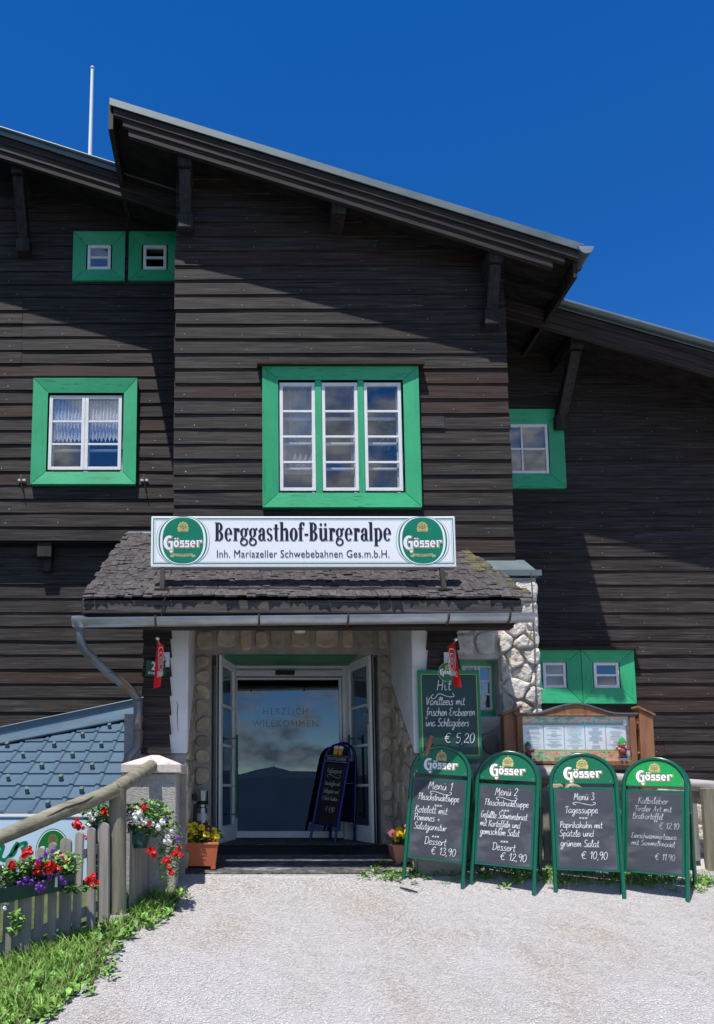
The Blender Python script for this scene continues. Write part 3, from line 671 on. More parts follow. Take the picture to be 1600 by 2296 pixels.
curtain(lwin, li[0], (li[0] + li[1]) / 2 - .01, li[3], PZ(955, YL), PZ(992, YL), YL + .004)
curtain(lwin, (li[0] + li[1]) / 2 + .01, li[1], li[3], PZ(955, YL), PZ(990, YL), YL + .004)
sh = M('net_curtain_sheer', (.5, .51, .53), rough=.9)
for a, b in ((.02, .30), (.60, .66)):
    x0, x1 = bi[0] + (bi[1] - bi[0]) * a, bi[0] + (bi[1] - bi[0]) * b; vs = []; fs = []
    for k in range(31): x = x0 + (x1 - x0) * k / 30; vs += [(x, YB + .17 + .012 * sin(k * 1.3), bi[2] + .3), (x, YB + .17 + .012 * sin(k * 1.3), bi[3])]
    MB().add(vs, [(2 * k, 2 * k + 2, 2 * k + 3, 2 * k + 1) for k in range(30)]).build('curtain', sh, bwin, fix=False)
def foliage(c, r, n, ls, seed, squash=1.0, droop=.3):
    mb = MB(); q = random.Random(seed); c = Vector(c)
    for k in range(n):
        d = Vector((q.gauss(0, 1), q.gauss(0, 1), q.gauss(0, 1))).normalized() * (q.random() ** .4)
        p = c + Vector((d.x * r[0], d.y * r[1], d.z * r[2])); a = q.uniform(0, 2 * pi); el = q.uniform(-.7, 1.0) - droop * .3; l = ls * q.uniform(.6, 1.3); wd = l * q.uniform(.5, .8)
        t = Vector((cos(a) * cos(el), sin(a) * cos(el), sin(el))); s = Vector((-sin(a), cos(a), q.uniform(-.4, .4))).normalized(); b_ = p - t * l * .5; e = p + t * l * .5; up = s.cross(t) * wd * .15
        mb.add([b_, p + s * wd / 2 + up, e, p - s * wd / 2 + up], [(0, 1, 2), (0, 2, 3)])
    return mb
c = P(870, 985, YB + .5); plant = thing('window_plant', 'leafy climbing houseplant behind the right sash of the large window', 'plant', (c.x, YB + .45, bi[2]))
MB().lathe((c.x, YB + .45, bi[2] - .02), [(0, 0), (.07, 0), (.09, .14), (.0, .14)], 14).build('pot', TERRA, plant, smooth=True)
for k in range(5):
    MB().tube([(c.x, YB + .45, bi[2] + .1), (c.x + rng.uniform(-.08, .08), YB + .34, bi[2] + .45), (c.x + rng.uniform(-.2, .2), YB + .24, bi[2] + rng.uniform(.6, .95))], .004, 4).build('stem', LEAFD, plant)
fo = foliage((c.x, YB + .22, c.z - .05), (.19, .07, .30), 120, .075, 5)
fo.build('foliage', LEAF, plant, fix=False, kind='stuff')

# shutter hooks
for px, py in ((48, 1075), (323, 1075)):
    c = P(px, py, YL - .05)
    h = thing('shutter_hook', 'small iron shutter hook %s the left window' % ('left of' if px < 100 else 'right of'), 'hook', tuple(c))
    MB().box(c.x - .045, c.x + .045, c.y + .005, c.y + .012, c.z - .012, c.z + .012).build('plate', ALU, h)
    MB().tube([c + Vector((-.005, 0, .06)), c + Vector((0, -.03, 0)), c + Vector((.02, -.03, -.12)), c + Vector((.03, -.01, -.17))], .006, 6).build('hook', BLACK, h)

sp = []
while len(sp) < 2600:
    y = rng.uniform(3.2, 6.3); x = edge_x(y) - rng.random() * 1.3 + .05
    if x < -1.1 - max(0, 5.0 - y) * .9 - .5 or x > -.35 or (y > 5.3 and x < -.95): continue
    sp.append((x, y, bumpz(x, y) + .004))
blade_mesh('dry_grass', sp, .03, .12, .002, .005, M('dry_blade', (.30, .26, .12), (.42, .36, .18), rough=.7, isl=.3), 15, lean=1.0, label='scattered dry straw coloured blades in the verge')

# nail heads on the cladding
mb = MB(); nr = random.Random(8)
for (Yw, zr, ks, xa, xb, hol, rf_f) in ((YB, PZ(1135, YB), range(-3, 28), BL + .05, BR - .05, [hB], rb), (YL, PZ(1088.7, YL), range(-3, 24), -2.9, BL - .05, [hL, hS1, hS2], rl), (YR, PZ(1596, YR), range(-4, 26), BR + .1, 5.9, [hR, hD1, hD2], rr)):
    for k in ks:
        x = xa + nr.uniform(0, .2)
        while x < xb:
            z = zr + k * COURSE + .035 + nr.uniform(-.008, .012)
            if z < rf_f(x) - .4 and not any(h[0] - .25 < x < h[1] + .25 and h[2] - .25 < z < h[3] + .25 for h in hol) and nr.random() < .8:
                y = Yw - .034; mb.add([(x - .004, y, z), (x, y - .002, z - .004), (x + .004, y, z), (x, y - .002, z + .004)], [(0, 1, 2, 3)])
            x += nr.choice((.62, .7, .55))
mb.build('nail_heads', ALU, lodge, fix=False, kind='stuff')
# ------------------------------------------------------------------ rubble masonry
def hclip(poly, p, n):
    out = []
    for i in range(len(poly)):
        a, b = poly[i], poly[(i + 1) % len(poly)]; da = (a[0] - p[0]) * n[0] + (a[1] - p[1]) * n[1]; db = (b[0] - p[0]) * n[0] + (b[1] - p[1]) * n[1]
        if da <= 0: out.append(a)
        if (da < 0) != (db < 0) and abs(da - db) > 1e-12:
            t = da / (da - db); out.append((a[0] + (b[0] - a[0]) * t, a[1] + (b[1] - a[1]) * t))
    return out
def chaikin(p, k=2, q=.22):
    for _ in range(k):
        o = []
        for i in range(len(p)):
            a, b = p[i], p[(i + 1) % len(p)]; o += [(a[0] + (b[0] - a[0]) * q, a[1] + (b[1] - a[1]) * q), (a[0] + (b[0] - a[0]) * (1 - q), a[1] + (b[1] - a[1]) * (1 - q))]
        p = o
    return p
def stone(parent, poly, o, u, v, n, bulge, rough, mat, seed, name='stone'):
    o, u, v, n = map(Vector, (o, u, v, n)); p2 = chaikin(chaikin(poly, 1, .16), 1, .25) if mat is STONEW else chaikin(poly, 2, .24)
    if len(p2) < 6: return
    cx = sum(p[0] for p in p2) / len(p2); cy = sum(p[1] for p in p2) / len(p2); m = len(p2); vs = []; fs = []
    rings = ((1.0, -.25), (.99, .50), (.955, .86), (.86, 1.0), (.60, 1.0), (.30, 1.02))
    for s, h in rings:
        for (x, y) in p2:
            px, py = cx + (x - cx) * s, cy + (y - cy) * s
            q = Vector((px * 9 + seed * 3.1, py * 9, seed)); d = noise.noise(q) + .5 * noise.noise(q * 2.7)
            w3 = o + u * px + v * py + n * (bulge * h + (rough * d if h > 0 else 0))
            w3 += (u * noise.noise(q * 1.3 + Vector((5, 0, 0))) + v * noise.noise(q * 1.3 + Vector((0, 7, 0)))) * rough * .7
            vs.append(w3)
    for j in range(len(rings) - 1):
        for k in range(m): a = j * m + k; b = j * m + (k + 1) % m; fs.append((a, b, b + m, a + m))
    vs.append(o + u * cx + v * cy + n * bulge * 1.08); e = (len(rings) - 1) * m
    for k in range(m): fs.append((e + k, e + (k + 1) % m, len(vs) - 1))
    return MB().add(vs, fs).build(name, mat, parent, smooth='all')
def rubble(parent, o, u, v, n, W, H, cw, ch, gap, mat, seed, bulge=.035, rough=.008, clips=(), jitter=.32, ok=None):
    r = random.Random(seed); seeds = []; rows = max(1, round(H / ch)); ch = H / rows
    for j in range(rows):
        k = max(1, round(W / (cw * r.uniform(.85, 1.2)))); c = W / k; off = (j % 2) * .5 * c if k > 1 else 0
        for i in range(k + (1 if off else 0)):
            seeds.append((min(W, max(0, (i + .5) * c - off + r.uniform(-jitter, jitter) * c)), (j + .5) * ch + r.uniform(-jitter, jitter) * ch))
    for i, s in enumerate(seeds):
        poly = [(gap * .5, gap * .5), (W - gap * .5, gap * .5), (W - gap * .5, H - gap * .5), (gap * .5, H - gap * .5)]
        for j, t in enumerate(seeds):
            if i == j: continue
            d = (t[0] - s[0], t[1] - s[1]); l = math.hypot(*d)
            if l < 1e-6 or l > cw * 4: continue
            nn = (d[0] / l, d[1] / l); poly = hclip(poly, (s[0] + d[0] / 2 - nn[0] * gap / 2, s[1] + d[1] / 2 - nn[1] * gap / 2), nn)
            if len(poly) < 3: break
        for (p, nn) in clips:
            if len(poly) >= 3: poly = hclip(poly, p, nn)
        if len(poly) < 3: continue
        A = abs(sum(poly[k][0] * poly[(k + 1) % len(poly)][1] - poly[(k + 1) % len(poly)][0] * poly[k][1] for k in range(len(poly)))) / 2
        if A < .0022: continue
        if ok and not ok(s): continue
        stone(parent, poly, o, u, v, n, bulge * r.uniform(.7, 1.25), rough, mat, seed * 7.7 + i)

# ------------------------------------------------------------------ entrance
YE, YF, YS, YDR = 6.23, 6.62, 7.53, 8.2
XPL, XPR = PXX(421, 1550, YF), PXX(925, 1550, YF)          # inner faces of the porch side walls
XOL, XOR = PXX(322, 1550, YF), PXX(1027, 1550, YF)
ztop = 3.45
DX0, DX1, DZ1 = PXX(474, 1470, YS), PXX(847, 1470, YS), PZ(1466, YS)
ew = MB(); ew.box(XPL - .02, DX0, YS, YDR, .9, ztop + .1); ew.box(DX1, XPR + .02, YS, YDR, .9, ztop + .1); ew.box(DX0, DX1, YS, YDR, DZ1, ztop + .1)
ew = ew.build('entrance_wall', MORTAR, lodge)
zb = .98
U, V_, NF = (1, 0, 0), (0, 0, 1), (0, -1, 0)
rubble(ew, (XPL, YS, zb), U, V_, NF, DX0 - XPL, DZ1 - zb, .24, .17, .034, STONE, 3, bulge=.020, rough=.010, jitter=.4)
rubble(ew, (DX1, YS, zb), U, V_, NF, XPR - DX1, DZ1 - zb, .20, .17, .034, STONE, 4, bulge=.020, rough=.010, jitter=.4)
# upright lintel stones
r = random.Random(12); x = XPL; zl0 = DZ1 + .05
while x < XPR - .06:
    wd = min(r.uniform(.15, .27), XPR - x); hh = PZ(1412 + r.uniform(-6, 6), YS) - zl0 if r.random() < .8 else .30; zq = zl0 + r.uniform(-.01, .03)
    p = [(x + .02 + r.uniform(0, .012), zq), (x + wd - .018, zq + r.uniform(-.01, .015)), (x + wd - .02 + r.uniform(-.02, .012), zq + hh * .55), (x + wd - .022, zq + hh), (x + .022 + r.uniform(-.01, .012), zq + hh), (x + .018, zq + hh * .5)]
    if wd > .07: stone(ew, p, (0, YS, 0), U, V_, NF, .022, .006, STONE, x * 5)
    x += wd
rubble(ew, (XPL, YS, zl0 + .36), U, V_, NF, XPR - XPL, .22, .24, .2, .04, STONE, 8, bulge=.02)
# green soffit above the leaves
MB().box(PXX(503, 1470, YS), PXX(801, 1470, YS), YS + .01, YDR - .02, DZ1 - .012, DZ1 - .002).build('door_soffit', GREEND, ew)
# side walls: stone plinth below, white corbelled plaster above
zb_back_l, zfl = PZ(1530, YS), PZ(1690, YF)
plane_ = lambda y: PZ(1340, YE) + .571 * (y - YE)
for side, (xi, xo) in (('l', (XPL, XOL)), ('r', (XPR, XOR))):
    sg = 1 if side == 'l' else -1
    pl = [(xi, YF, zfl), (xi, YS + .05, zb_back_l + .02), (xi, YS + .05, plane_(YS + .05) - .12), (xi, YF, plane_(YF) - .12)]
    pw = MB().prism(pl, (xo - xi, 0, 0)).build('porch_side_wall', PLASTER, lodge, bevel=.01)
    base = MB().prism([(xi - sg * .012, YF + .012, .7), (xi - sg * .012, YS + .2, .7), (xi - sg * .012, YS + .2, zb_back_l), (xi - sg * .012, YF + .012, zfl - .002)], (xo - xi, 0, 0)).build('porch_plinth', MORTAR, lodge)
    W = YS - YF; cl = [((0, zfl - .75), None)]
    sl = (zb_back_l - zfl) / W; nn = Vector((-sl, 1)).normalized()
    rubble(base, (xi - sg * .012, YF + .01, .75), (0, 1, 0), (0, 0, 1), (sg, 0, 0), W, 2.4, .24, .18, .022, STONE, 30 + sg, bulge=.020, rough=.010, jitter=.4, clips=[((0, zfl - .75 - .02), (nn.x, nn.y))])
    # board cladding of the outer front
    cx0, cx1 = (PXX(322, 1550, YF), PXX(381, 1550, YF)) if side == 'l' else (PXX(961, 1550, YF), PXX(1027, 1550, YF))
    z = PZ(1690 if side == 'l' else 1500, YF)
    k = 0
    while z < plane_(YF) - .30:
        e = .016
        vs = []
        for (zz, f, yy) in ((z, e, -.038), (z + COURSE + .02, -.004, -.014)):
            vs += [(cx0 - f, YF + yy, zz), (cx1 + f, YF + yy, zz), (cx1 + f, YF + .10, zz), (cx0 - f, YF + .10, zz)]
        MB().add(vs, [(0, 3, 2, 1), (4, 5, 6, 7), (0, 1, 5, 4), (1, 2, 6, 5), (2, 3, 7, 6), (3, 0, 4, 7)]).build('cladding_board', WOODX, pw, bevel=.002)
        z += COURSE; k += 1
# crack in the left plaster
ck = [P(395, 1572, YF - .002), P(399, 1580, YF - .002), P(397, 1600, YF - .002), P(399, 1640, YF - .002)]
MB().tube(ck, [.001, .003, .003, .001], 4).build('crack', CORE, lodge)
# floor
MB().prism([(XPL - .1, YS - .05, 1.02), (XPL - .1, 11.5, 1.052), (XPL - .1, 11.5, .9), (XPL - .1, YS - .05, .9)], (XPR - XPL + .2, 0, 0)).build('doorstep', MORTAR, lodge)
MAT = M('black_ribbed_mat', (.035, .035, .037), (.10, .098, .096), rough=.85, scale=(22, 22, 22), bump=.6, bscale=(60, 60, 60), bdist=.006, c3=(.42, .40, .38), s3=(3, 14, 4), p3=(.56, .74))
mx0, mx1 = -.68, 1.56
mrow = [6.63 + .055 * i for i in range(30)]; vs = []; fs = []
mtop = lambda y: (gz(0, y) if y < 7.45 else 1.055) + .014
mat_t = thing('rubber_entrance_mat', 'black ribbed rubber mat leading over the step to the open doors', 'mat', (.4, 7.2, 1.0))
mb = MB()
for i, y in enumerate(mrow):
    a = 6.63 + rng.uniform(0, .02) if i == 0 else y; x0 = mx0 + (.0 if y < 6.9 else .2 if y > 7 else .0) + rng.uniform(-.006, .006)
    x1 = mx1 - rng.uniform(0, .01)
    x0 = max(x0, XPL + .0) if y > 6.6 and y > YF + .1 else x0
    mb.prism([(x0, a, mtop(a) - .02), (x0, a, mtop(a)), (x0, a + .048, mtop(a + .048) + .002), (x0, a + .048, mtop(a + .048) - .02)], (x1 - x0, 0, 0))
mb.build('rubber_ribs', MAT, mat_t, kind='stuff')
MB().add([(XPL, 6.66, mtop(6.66) - .006), (mx1, 6.66, mtop(6.66) - .006), (mx1, 7.0, mtop(7.0) - .006), (XPL, 7.0, mtop(7.0) - .006), (mx1, 7.45, mtop(7.45) - .006), (XPL, 7.45, mtop(7.45) - .006), (mx1, 8.15, 1.063), (XPL, 8.15, 1.063)], [(0, 1, 2, 3), (3, 2, 4, 5), (5, 4, 6, 7)]).build('backing', BLACK, mat_t, fix=False)
# hall behind the glass door
hx0, hx1 = -.75, 2.0
MB().add([(hx0, 8.3, 1.055), (hx1, 8.3, 1.055), (hx1, 8.3, 3.3), (hx0, 8.3, 3.3), (hx0, 12.5, 1.055), (hx1, 12.5, 1.055), (hx1, 12.5, 3.3), (hx0, 12.5, 3.3)],
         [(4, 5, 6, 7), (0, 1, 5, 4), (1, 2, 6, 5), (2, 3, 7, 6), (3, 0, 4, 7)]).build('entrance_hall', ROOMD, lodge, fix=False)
# door frame with sliding glass door
fx0, fx1 = PXX(516, 1700, YDR), PXX(790, 1700, YDR)
gx0, gx1 = PXX(529, 1700, YDR), PXX(769, 1700, YDR)
F = lambda y: PZ(y, YDR)
mb = MB(); mb.box(fx0 - .3, gx0, YDR, YDR + .07, 1.05, F(1488)); mb.box(gx1, fx1 + .3, YDR, YDR + .07, 1.05, F(1488)); mb.box(gx0, gx1, YDR - .02, YDR + .05, F(1499), F(1488)); mb.box(gx0, gx1, YDR - .03, YDR + .05, F(1516), F(1503)); mb.box(gx0, gx1, YDR + .01, YDR + .05, F(1503), F(1499))
df = mb.build('door_frame', ALU, lodge, bevel=.002)
MB().box(PXX(617, 1508, YDR), PXX(660, 1508, YDR), YDR - .055, YDR - .03, F(1514), F(1504)).build('motion_sensor', BLACK, df, bevel=.004)
mb = MB(); s0, s1 = gx0 + .002, PXX(768, 1700, YDR); mb.box(s0, s1, YDR + .012, YDR + .045, F(1523), F(1518)); mb.box(s0, s1, YDR + .012, YDR + .045, F(1878), F(1863)); mb.box(s1 - .03, s1, YDR + .012, YDR + .045, F(1863), F(1523)); mb.box(s0, s0 + .012, YDR + .012, YDR + .045, F(1863), F(1523))
sd_ = mb.build('sliding_door', ALU, lodge, bevel=.002)
MB().add([(s0, YDR + .03, F(1863)), (s1, YDR + .03, F(1863)), (s1, YDR + .03, F(1523)), (s0, YDR + .03, F(1523))], [(0, 1, 2, 3)]).build('pane', DGLASS, sd_, fix=False)
ix0, ix1 = gx0 - .1, gx0 + 1.5
iw = MB(); yi = 9.6; iw.box(ix0, ix1, yi, yi + .04, PZ(1755, yi), PZ(1747, yi)); iw.box(PXX(735, 1700, yi), PXX(741, 1700, yi), yi, yi + .04, 1.06, 3.0)
iw = iw.build('inner_door', ALU, lodge)
MB().add([(ix0, yi + .02, 1.06), (PXX(735, 1700, yi), yi + .02, 1.06), (PXX(735, 1700, yi), yi + .02, 3.0), (ix0, yi + .02, 3.0)], [(0, 1, 2, 3)]).build('pane', DGLASS, iw, fix=False)
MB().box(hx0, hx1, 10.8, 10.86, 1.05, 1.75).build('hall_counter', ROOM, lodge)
# swung-out door leaves
def leaf(side):
    sg = 1 if side == 'l' else -1
    hx = PXX(529, 1700, YDR) if side == 'l' else PXX(778, 1700, YDR)
    wdt = .62; a = radians(14)
    u = Vector((-sg * sin(a), -cos(a), 0)); n = Vector((sg * cos(a), -sin(a), 0)); z0, z1 = 1.062, PZ(1470, 7.7)
    Mx = frameM((hx, YDR - .01, 0), u, (0, 0, 1), n)      # x along the leaf, y up, z towards the doorway
    th = .048; mb = MB(); st = .075
    mb.box(0, st, z0, z1, -th, 0); mb.box(wdt - st, wdt, z0, z1, -th, 0); mb.box(st, wdt - st, z0, z0 + .17, -th + .001, -.001); mb.box(st, wdt - st, z1 - .10, z1, -th + .001, -.001)
    lf = mb.xf(Mx).build('door_leaf', WHITED, lodge, bevel=.003)
    MB().box(wdt - .001, wdt + .012, z0 + .01, z1, -th * .70, -th * .45).xf(Mx).build('rubber_seal', BLACK, lf)
    MB().box(.004, .02, z0 + .01, z1, -th - .012, -th).xf(Mx).build('rubber_seal', BLACK, lf)
    zz = [z0 + .17 + (z1 - .10 - z0 - .17) * k / 4 for k in range(5)]
    for zq in zz[1:-1]: MB().box(st, wdt - st, zq - .013, zq + .013, -th * .8, -th * .2).xf(Mx).build('glazing_bar', WHITED, lf)
    for k in range(4): MB().add([(st, zz[k], -th / 2), (wdt - st, zz[k], -th / 2), (wdt - st, zz[k + 1], -th / 2), (st, zz[k + 1], -th / 2)], [(0, 1, 2, 3)]).xf(Mx).build('pane', DGLASS, lf, fix=False)
    za, zc = PZ(1836, 7.7), PZ(1642, 7.7)
    for zo in (.055, -th - .055):
        hm = MB().tube([(wdt * .30, za, zo), (wdt * .30, zc, zo)], .013, 10)
        for zq in (za + .04, zc - .04): hm.tube([(wdt * .30, zq, zo), (wdt * .30, zq, -.001 if zo > 0 else -th + .001)], .008, 6)
        hm.xf(Mx).build('handle', SIGNG, lf, smooth=True)
    if side == 'r':
        MB().box(wdt - .055, wdt - .02, PZ(1625, 7.7), PZ(1590, 7.7), .0, .012).xf(Mx).build('lock_plate', CHROME, lf)
        MB().tube([(wdt - .04, PZ(1598, 7.7), .01), (wdt - .04, PZ(1598, 7.7), .045), (wdt - .045, PZ(1640, 7.7), .045), (wdt - .045, PZ(1640, 7.7), .01)], .007, 6).xf(Mx).build('lever', CHROME, lf, smooth=True)
leaf('l'); leaf('r')
# ------------------------------------------------------------------ porch roof
ze = PZ(1340, YE) ; spl = .571; plane = lambda y: ze + spl * (y - YE)
XR0, XR1 = PXX(182, 1338, YE), PXX(1171, 1338, YE)
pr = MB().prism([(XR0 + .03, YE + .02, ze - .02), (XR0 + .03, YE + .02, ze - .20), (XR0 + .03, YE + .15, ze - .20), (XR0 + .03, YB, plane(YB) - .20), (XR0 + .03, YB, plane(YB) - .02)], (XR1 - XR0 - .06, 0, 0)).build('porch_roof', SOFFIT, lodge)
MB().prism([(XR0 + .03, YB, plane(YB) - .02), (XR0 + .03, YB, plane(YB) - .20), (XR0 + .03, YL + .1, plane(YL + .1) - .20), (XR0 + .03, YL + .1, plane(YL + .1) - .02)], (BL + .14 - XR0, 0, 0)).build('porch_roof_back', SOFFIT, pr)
MB().box(XR0 + .015, XR1 - .015, YE - .012, YE + .02, PZ(1374, YE), PZ(1346, YE)).build('eaves_board', EAVEW, pr, bevel=.003)
for xx in (XR0 + .005, XR1 - .03):
    MB().prism([(xx, YE + .02, ze - .01), (xx, YE + .02, PZ(1374, YE)), (xx, YE + .5, PZ(1374, YE)), (xx, YB, plane(YB) - .18), (xx, YB, plane(YB) - .01)], (.025, 0, 0)).build('bargeboard', WOODX, pr)
MB().box(XOL, PXX(1150, 1400, 6.36), 6.34, 6.46, PZ(1407, 6.34), PZ(1407, 6.34) + .16).build('porch_beam', WOODX, pr, bevel=.005)
variants = []
sr = random.Random(5)
for i in range(9):
    l, wd, th = .145, .082 + .012 * (i % 4), .014; mb = MB()
    j = lambda s=.006: sr.uniform(-s, s)
    b = [(-wd / 2 + j(), 0 + j(.01), 0), (wd / 2 + j(), 0 + j(.01), 0), (wd / 2, l, -.006), (-wd / 2, l, -.006)]
    m_ = [(0 + j(), j(.008), 0)]
    t = [(x, y, z + th) for x, y, z in b]
    mb.add([b[0], m_[0], b[1], b[2], b[3], t[0], (m_[0][0], m_[0][1], th + j(.003)), t[1], t[2], t[3]], [(0, 4, 3, 2, 1), (5, 6, 7, 8, 9), (0, 1, 6, 5), (1, 2, 7, 6), (2, 3, 8, 7), (3, 4, 9, 8), (4, 0, 5, 9)])
    for mt in (SHINGLE, SHINGLEM):
        me = mb.mesh('shingle'); me.materials.append(mt); variants.append(me)
cs = 1 / math.hypot(1, spl); ud = Vector((0, cs, spl * cs)); nn = Vector((0, -spl * cs, cs)); cnt = 0; rest = {0: MB(), 1: MB()}
row = 0; d = -.03
while True:
    y = YE + d * cs
    if y > YL + .1: break
    x = XR0 - .015 + sr.uniform(0, .04); xmax = XR1 + .012 if y < YB - .02 else BL - .02
    while x < xmax:
        wd = sr.choice((.07, .08, .09, .10)); xc = x + wd / 2
        mossy = 1 if (xc > XR1 - .05 - .16 * sr.random() and y > 6.3 and sr.random() < .55) or sr.random() < .008 else 0
        vi = sr.randrange(9); me = variants[vi * 2 + mossy]; sag = .006 * noise.noise(Vector((xc * 2.2, y * 2.2, 1)))
        o = Vector((xc, y, plane(y))) + nn * (.006 + sr.uniform(0, .012) + sag) + ud * sr.uniform(-.012, .012)
        Mx = frameM(o, (1, 0, 0), ud, nn) @ Matrix.Rotation(sr.uniform(-.07, .07), 4, 'Z') @ Matrix.Rotation(sr.uniform(-.02, .09), 4, 'X') @ Matrix.Diagonal((wd / (.082 + .012 * (vi % 4)) * .97, 1, sr.uniform(.8, 1.5), 1))
        if cnt < 300: inst('shingle', me, pr, Mx); cnt += 1
        else: rest[mossy].add([Mx @ v.co for v in me.vertices], [tuple(p.vertices) for p in me.polygons])
        x += wd
    row += 1; d += .075 if row > 1 else .05
rest[0].build('upper_shingles', SHINGLE, pr, kind='stuff', fix=False); rest[1].build('mossy_shingles', SHINGLEM, pr, kind='stuff', fix=False)
MB().box(XR0 + .02, BL, YL - .06, YL + .02, plane(YL - .04) + .005, plane(YL - .04) + .03).build('top_flashing', ALU, pr)
sn = M('sign_shadow_tone', (.03, .026, .025), (.07, .06, .055), rough=.8, scale=(2, 40, 40))
MB().box(PXX(372, 1328, 6.4), PXX(1000, 1328, 6.4), 6.36, 6.385, plane(6.37) + .0, plane(6.37) + .045).build('sign_shadow_strip', sn, pr)  # dark strip standing in for the sign's thin shadow band on the shingles
g2 = gutter('porch_gutter', (PXX(166, 1386, 6.13), 6.13, PZ(1388, 6.13) ), (PXX(1192, 1377, 6.13), 6.13, PZ(1377, 6.13)), .068, ZINCG, lodge)
for px in (350, 580, 778, 1001, 1137):
    c = P(px, 1388 - (px - 166) / 1026 * 11, 6.13)
    MB().tube([c + Vector((0, .074 * cos(a), .074 * sin(a))) for a in [pi * .95 + pi * 1.1 * k / 9 for k in range(10)]], .009, 5).build('gutter_bracket', RUST, g2)
# downpipe
ga = PXX(178, 1390, 6.13)
dp = MB().tube([P(178, 1400, 6.13), P(179, 1418, 6.13), P(181, 1438, 6.14), P(190, 1458, 6.17), P(245, 1510, 6.32), P(296, 1548, 6.46), P(307, 1566, 6.5), P(309, 1590, 6.52), P(309, 1650, 6.52), P(306, 1676, 6.52), P(290, 1694, 6.5), P(283, 1712, 6.5), P(281, 1790, 6.5)], .038, 12).build('downpipe', PIPE, lodge, smooth=True)
MB().lathe(tuple(P(178, 1400, 6.13)), [(.042, -.03), (.066, .01), (.070, .06), (.05, .06)], 14).build('funnel', ZINCG, dp, smooth=True)
for p in (P(245, 1510, 6.32), P(309, 1572, 6.505), P(309, 1640, 6.52)): MB().sphere(p, .048, 12, 6, (1, 1, .35)).build('pipe_collar', PIPE, dp, smooth=True)
# porch lamp
c = P(672, 1412, 7.2); lamp = thing('porch_lamp', 'small round ceiling lamp under the porch roof', 'lamp', tuple(c))
MB().lathe(tuple(c), [(0, -.03), (.05, -.025), (.06, .0), (.06, .02)], 16).build('lamp_glass', WHITE, lamp, smooth=True)
MB().lathe(tuple(c), [(.065, .02), (.065, .25), (0, .25)], 16).build('lamp_base', WHITED, lamp, smooth=True)
# ------------------------------------------------------------------ stone wall right of the porch
YC = 7.35; XC1 = PXX(1206, 1450, YC); XC0 = XOR - .02; zc1 = PZ(1296, YC)
wr = rect(YC, 1030, 1477, 1119, 1606)
sm_ = MB(); sm_.box(XC0, wr[0], YC, 8.9, .7, zc1); sm_.box(wr[1], XC1, YC, 8.9, .7, zc1); sm_.box(wr[0], wr[1], YC, 8.9, wr[3], zc1); sm_.box(wr[0], wr[1], YC, 8.9, .7, wr[2])
sm_.box(XPL - .5, XC0, YS + .72, 8.9, 2.95, zc1); sm_.box(XC0, XC1, YC - .008, YC, zc1 - .10, zc1)
sw_ = sm_.build('stone_wall', MORTARW, lodge)
xcol = wr[1]; 
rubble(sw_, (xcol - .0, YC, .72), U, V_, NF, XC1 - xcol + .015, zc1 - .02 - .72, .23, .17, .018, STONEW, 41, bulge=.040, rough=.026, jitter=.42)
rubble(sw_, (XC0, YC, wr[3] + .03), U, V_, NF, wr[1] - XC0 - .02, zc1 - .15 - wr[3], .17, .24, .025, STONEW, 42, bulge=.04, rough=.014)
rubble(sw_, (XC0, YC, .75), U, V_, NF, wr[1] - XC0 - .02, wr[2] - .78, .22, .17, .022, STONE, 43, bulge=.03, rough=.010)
for k in range(9): # stones on the return face
    pass
rubble(sw_, (XC1, YC + .0, .72), (0, 1, 0), V_, (1, 0, 0), 1.4, zc1 - .75, .22, .19, .035, STONEW, 44, bulge=.02, rough=.014)
MB().prism([(XOR - .3, YC - .06, PZ(1287, YC - .06)), (XOR - .3, YB, PZ(1255, YB)), (XOR - .3, YB, PZ(1255, YB) - .05), (XOR - .3, YC - .06, PZ(1287, YC - .06) - .004)], (XC1 + .04 - XOR + .3, 0, 0)).build('wall_coping', ZINC, sw_)
MB().box(XOR - .3, XC1 + .042, YC - .064, YC - .056, PZ(1290, YC - .06), PZ(1277, YC - .06)).build('coping_edge', ZINC, sw_)
MB().box(BR - .1, XC1 + .042, YC - .05, 8.8, PZ(1283, YC - .06) - .02, PZ(1283, YC - .06)).build('wall_coping', ZINC, sw_)
# window set back in the stone wall
window(YC + .20, (1024, 1473, 1121, 1610), (1037, 1491, 1104, 1592), [(1037, 1070), (1071, 1104)], 3, pr=.08, double=False, sashw=.028)
# lightning conductor
lc = thing('conductor_wire', 'thin brown lightning conductor running down the pale stone corner', 'wire', tuple(P(1200, 1500, YC - .09)))
MB().tube([P(1190, 1284, YC - .08), P(1193, 1340, YC - .09), P(1197, 1440, YC - .1), P(1201, 1560, YC - .1), P(1206, 1760, YC - .1)], .0045, 5).build('wire', RUST, lc)
MB().tube([P(1193, 1338, YC - .09), P(1172, 1335, YC - .2)], .004, 5).build('wire', RUST, lc)

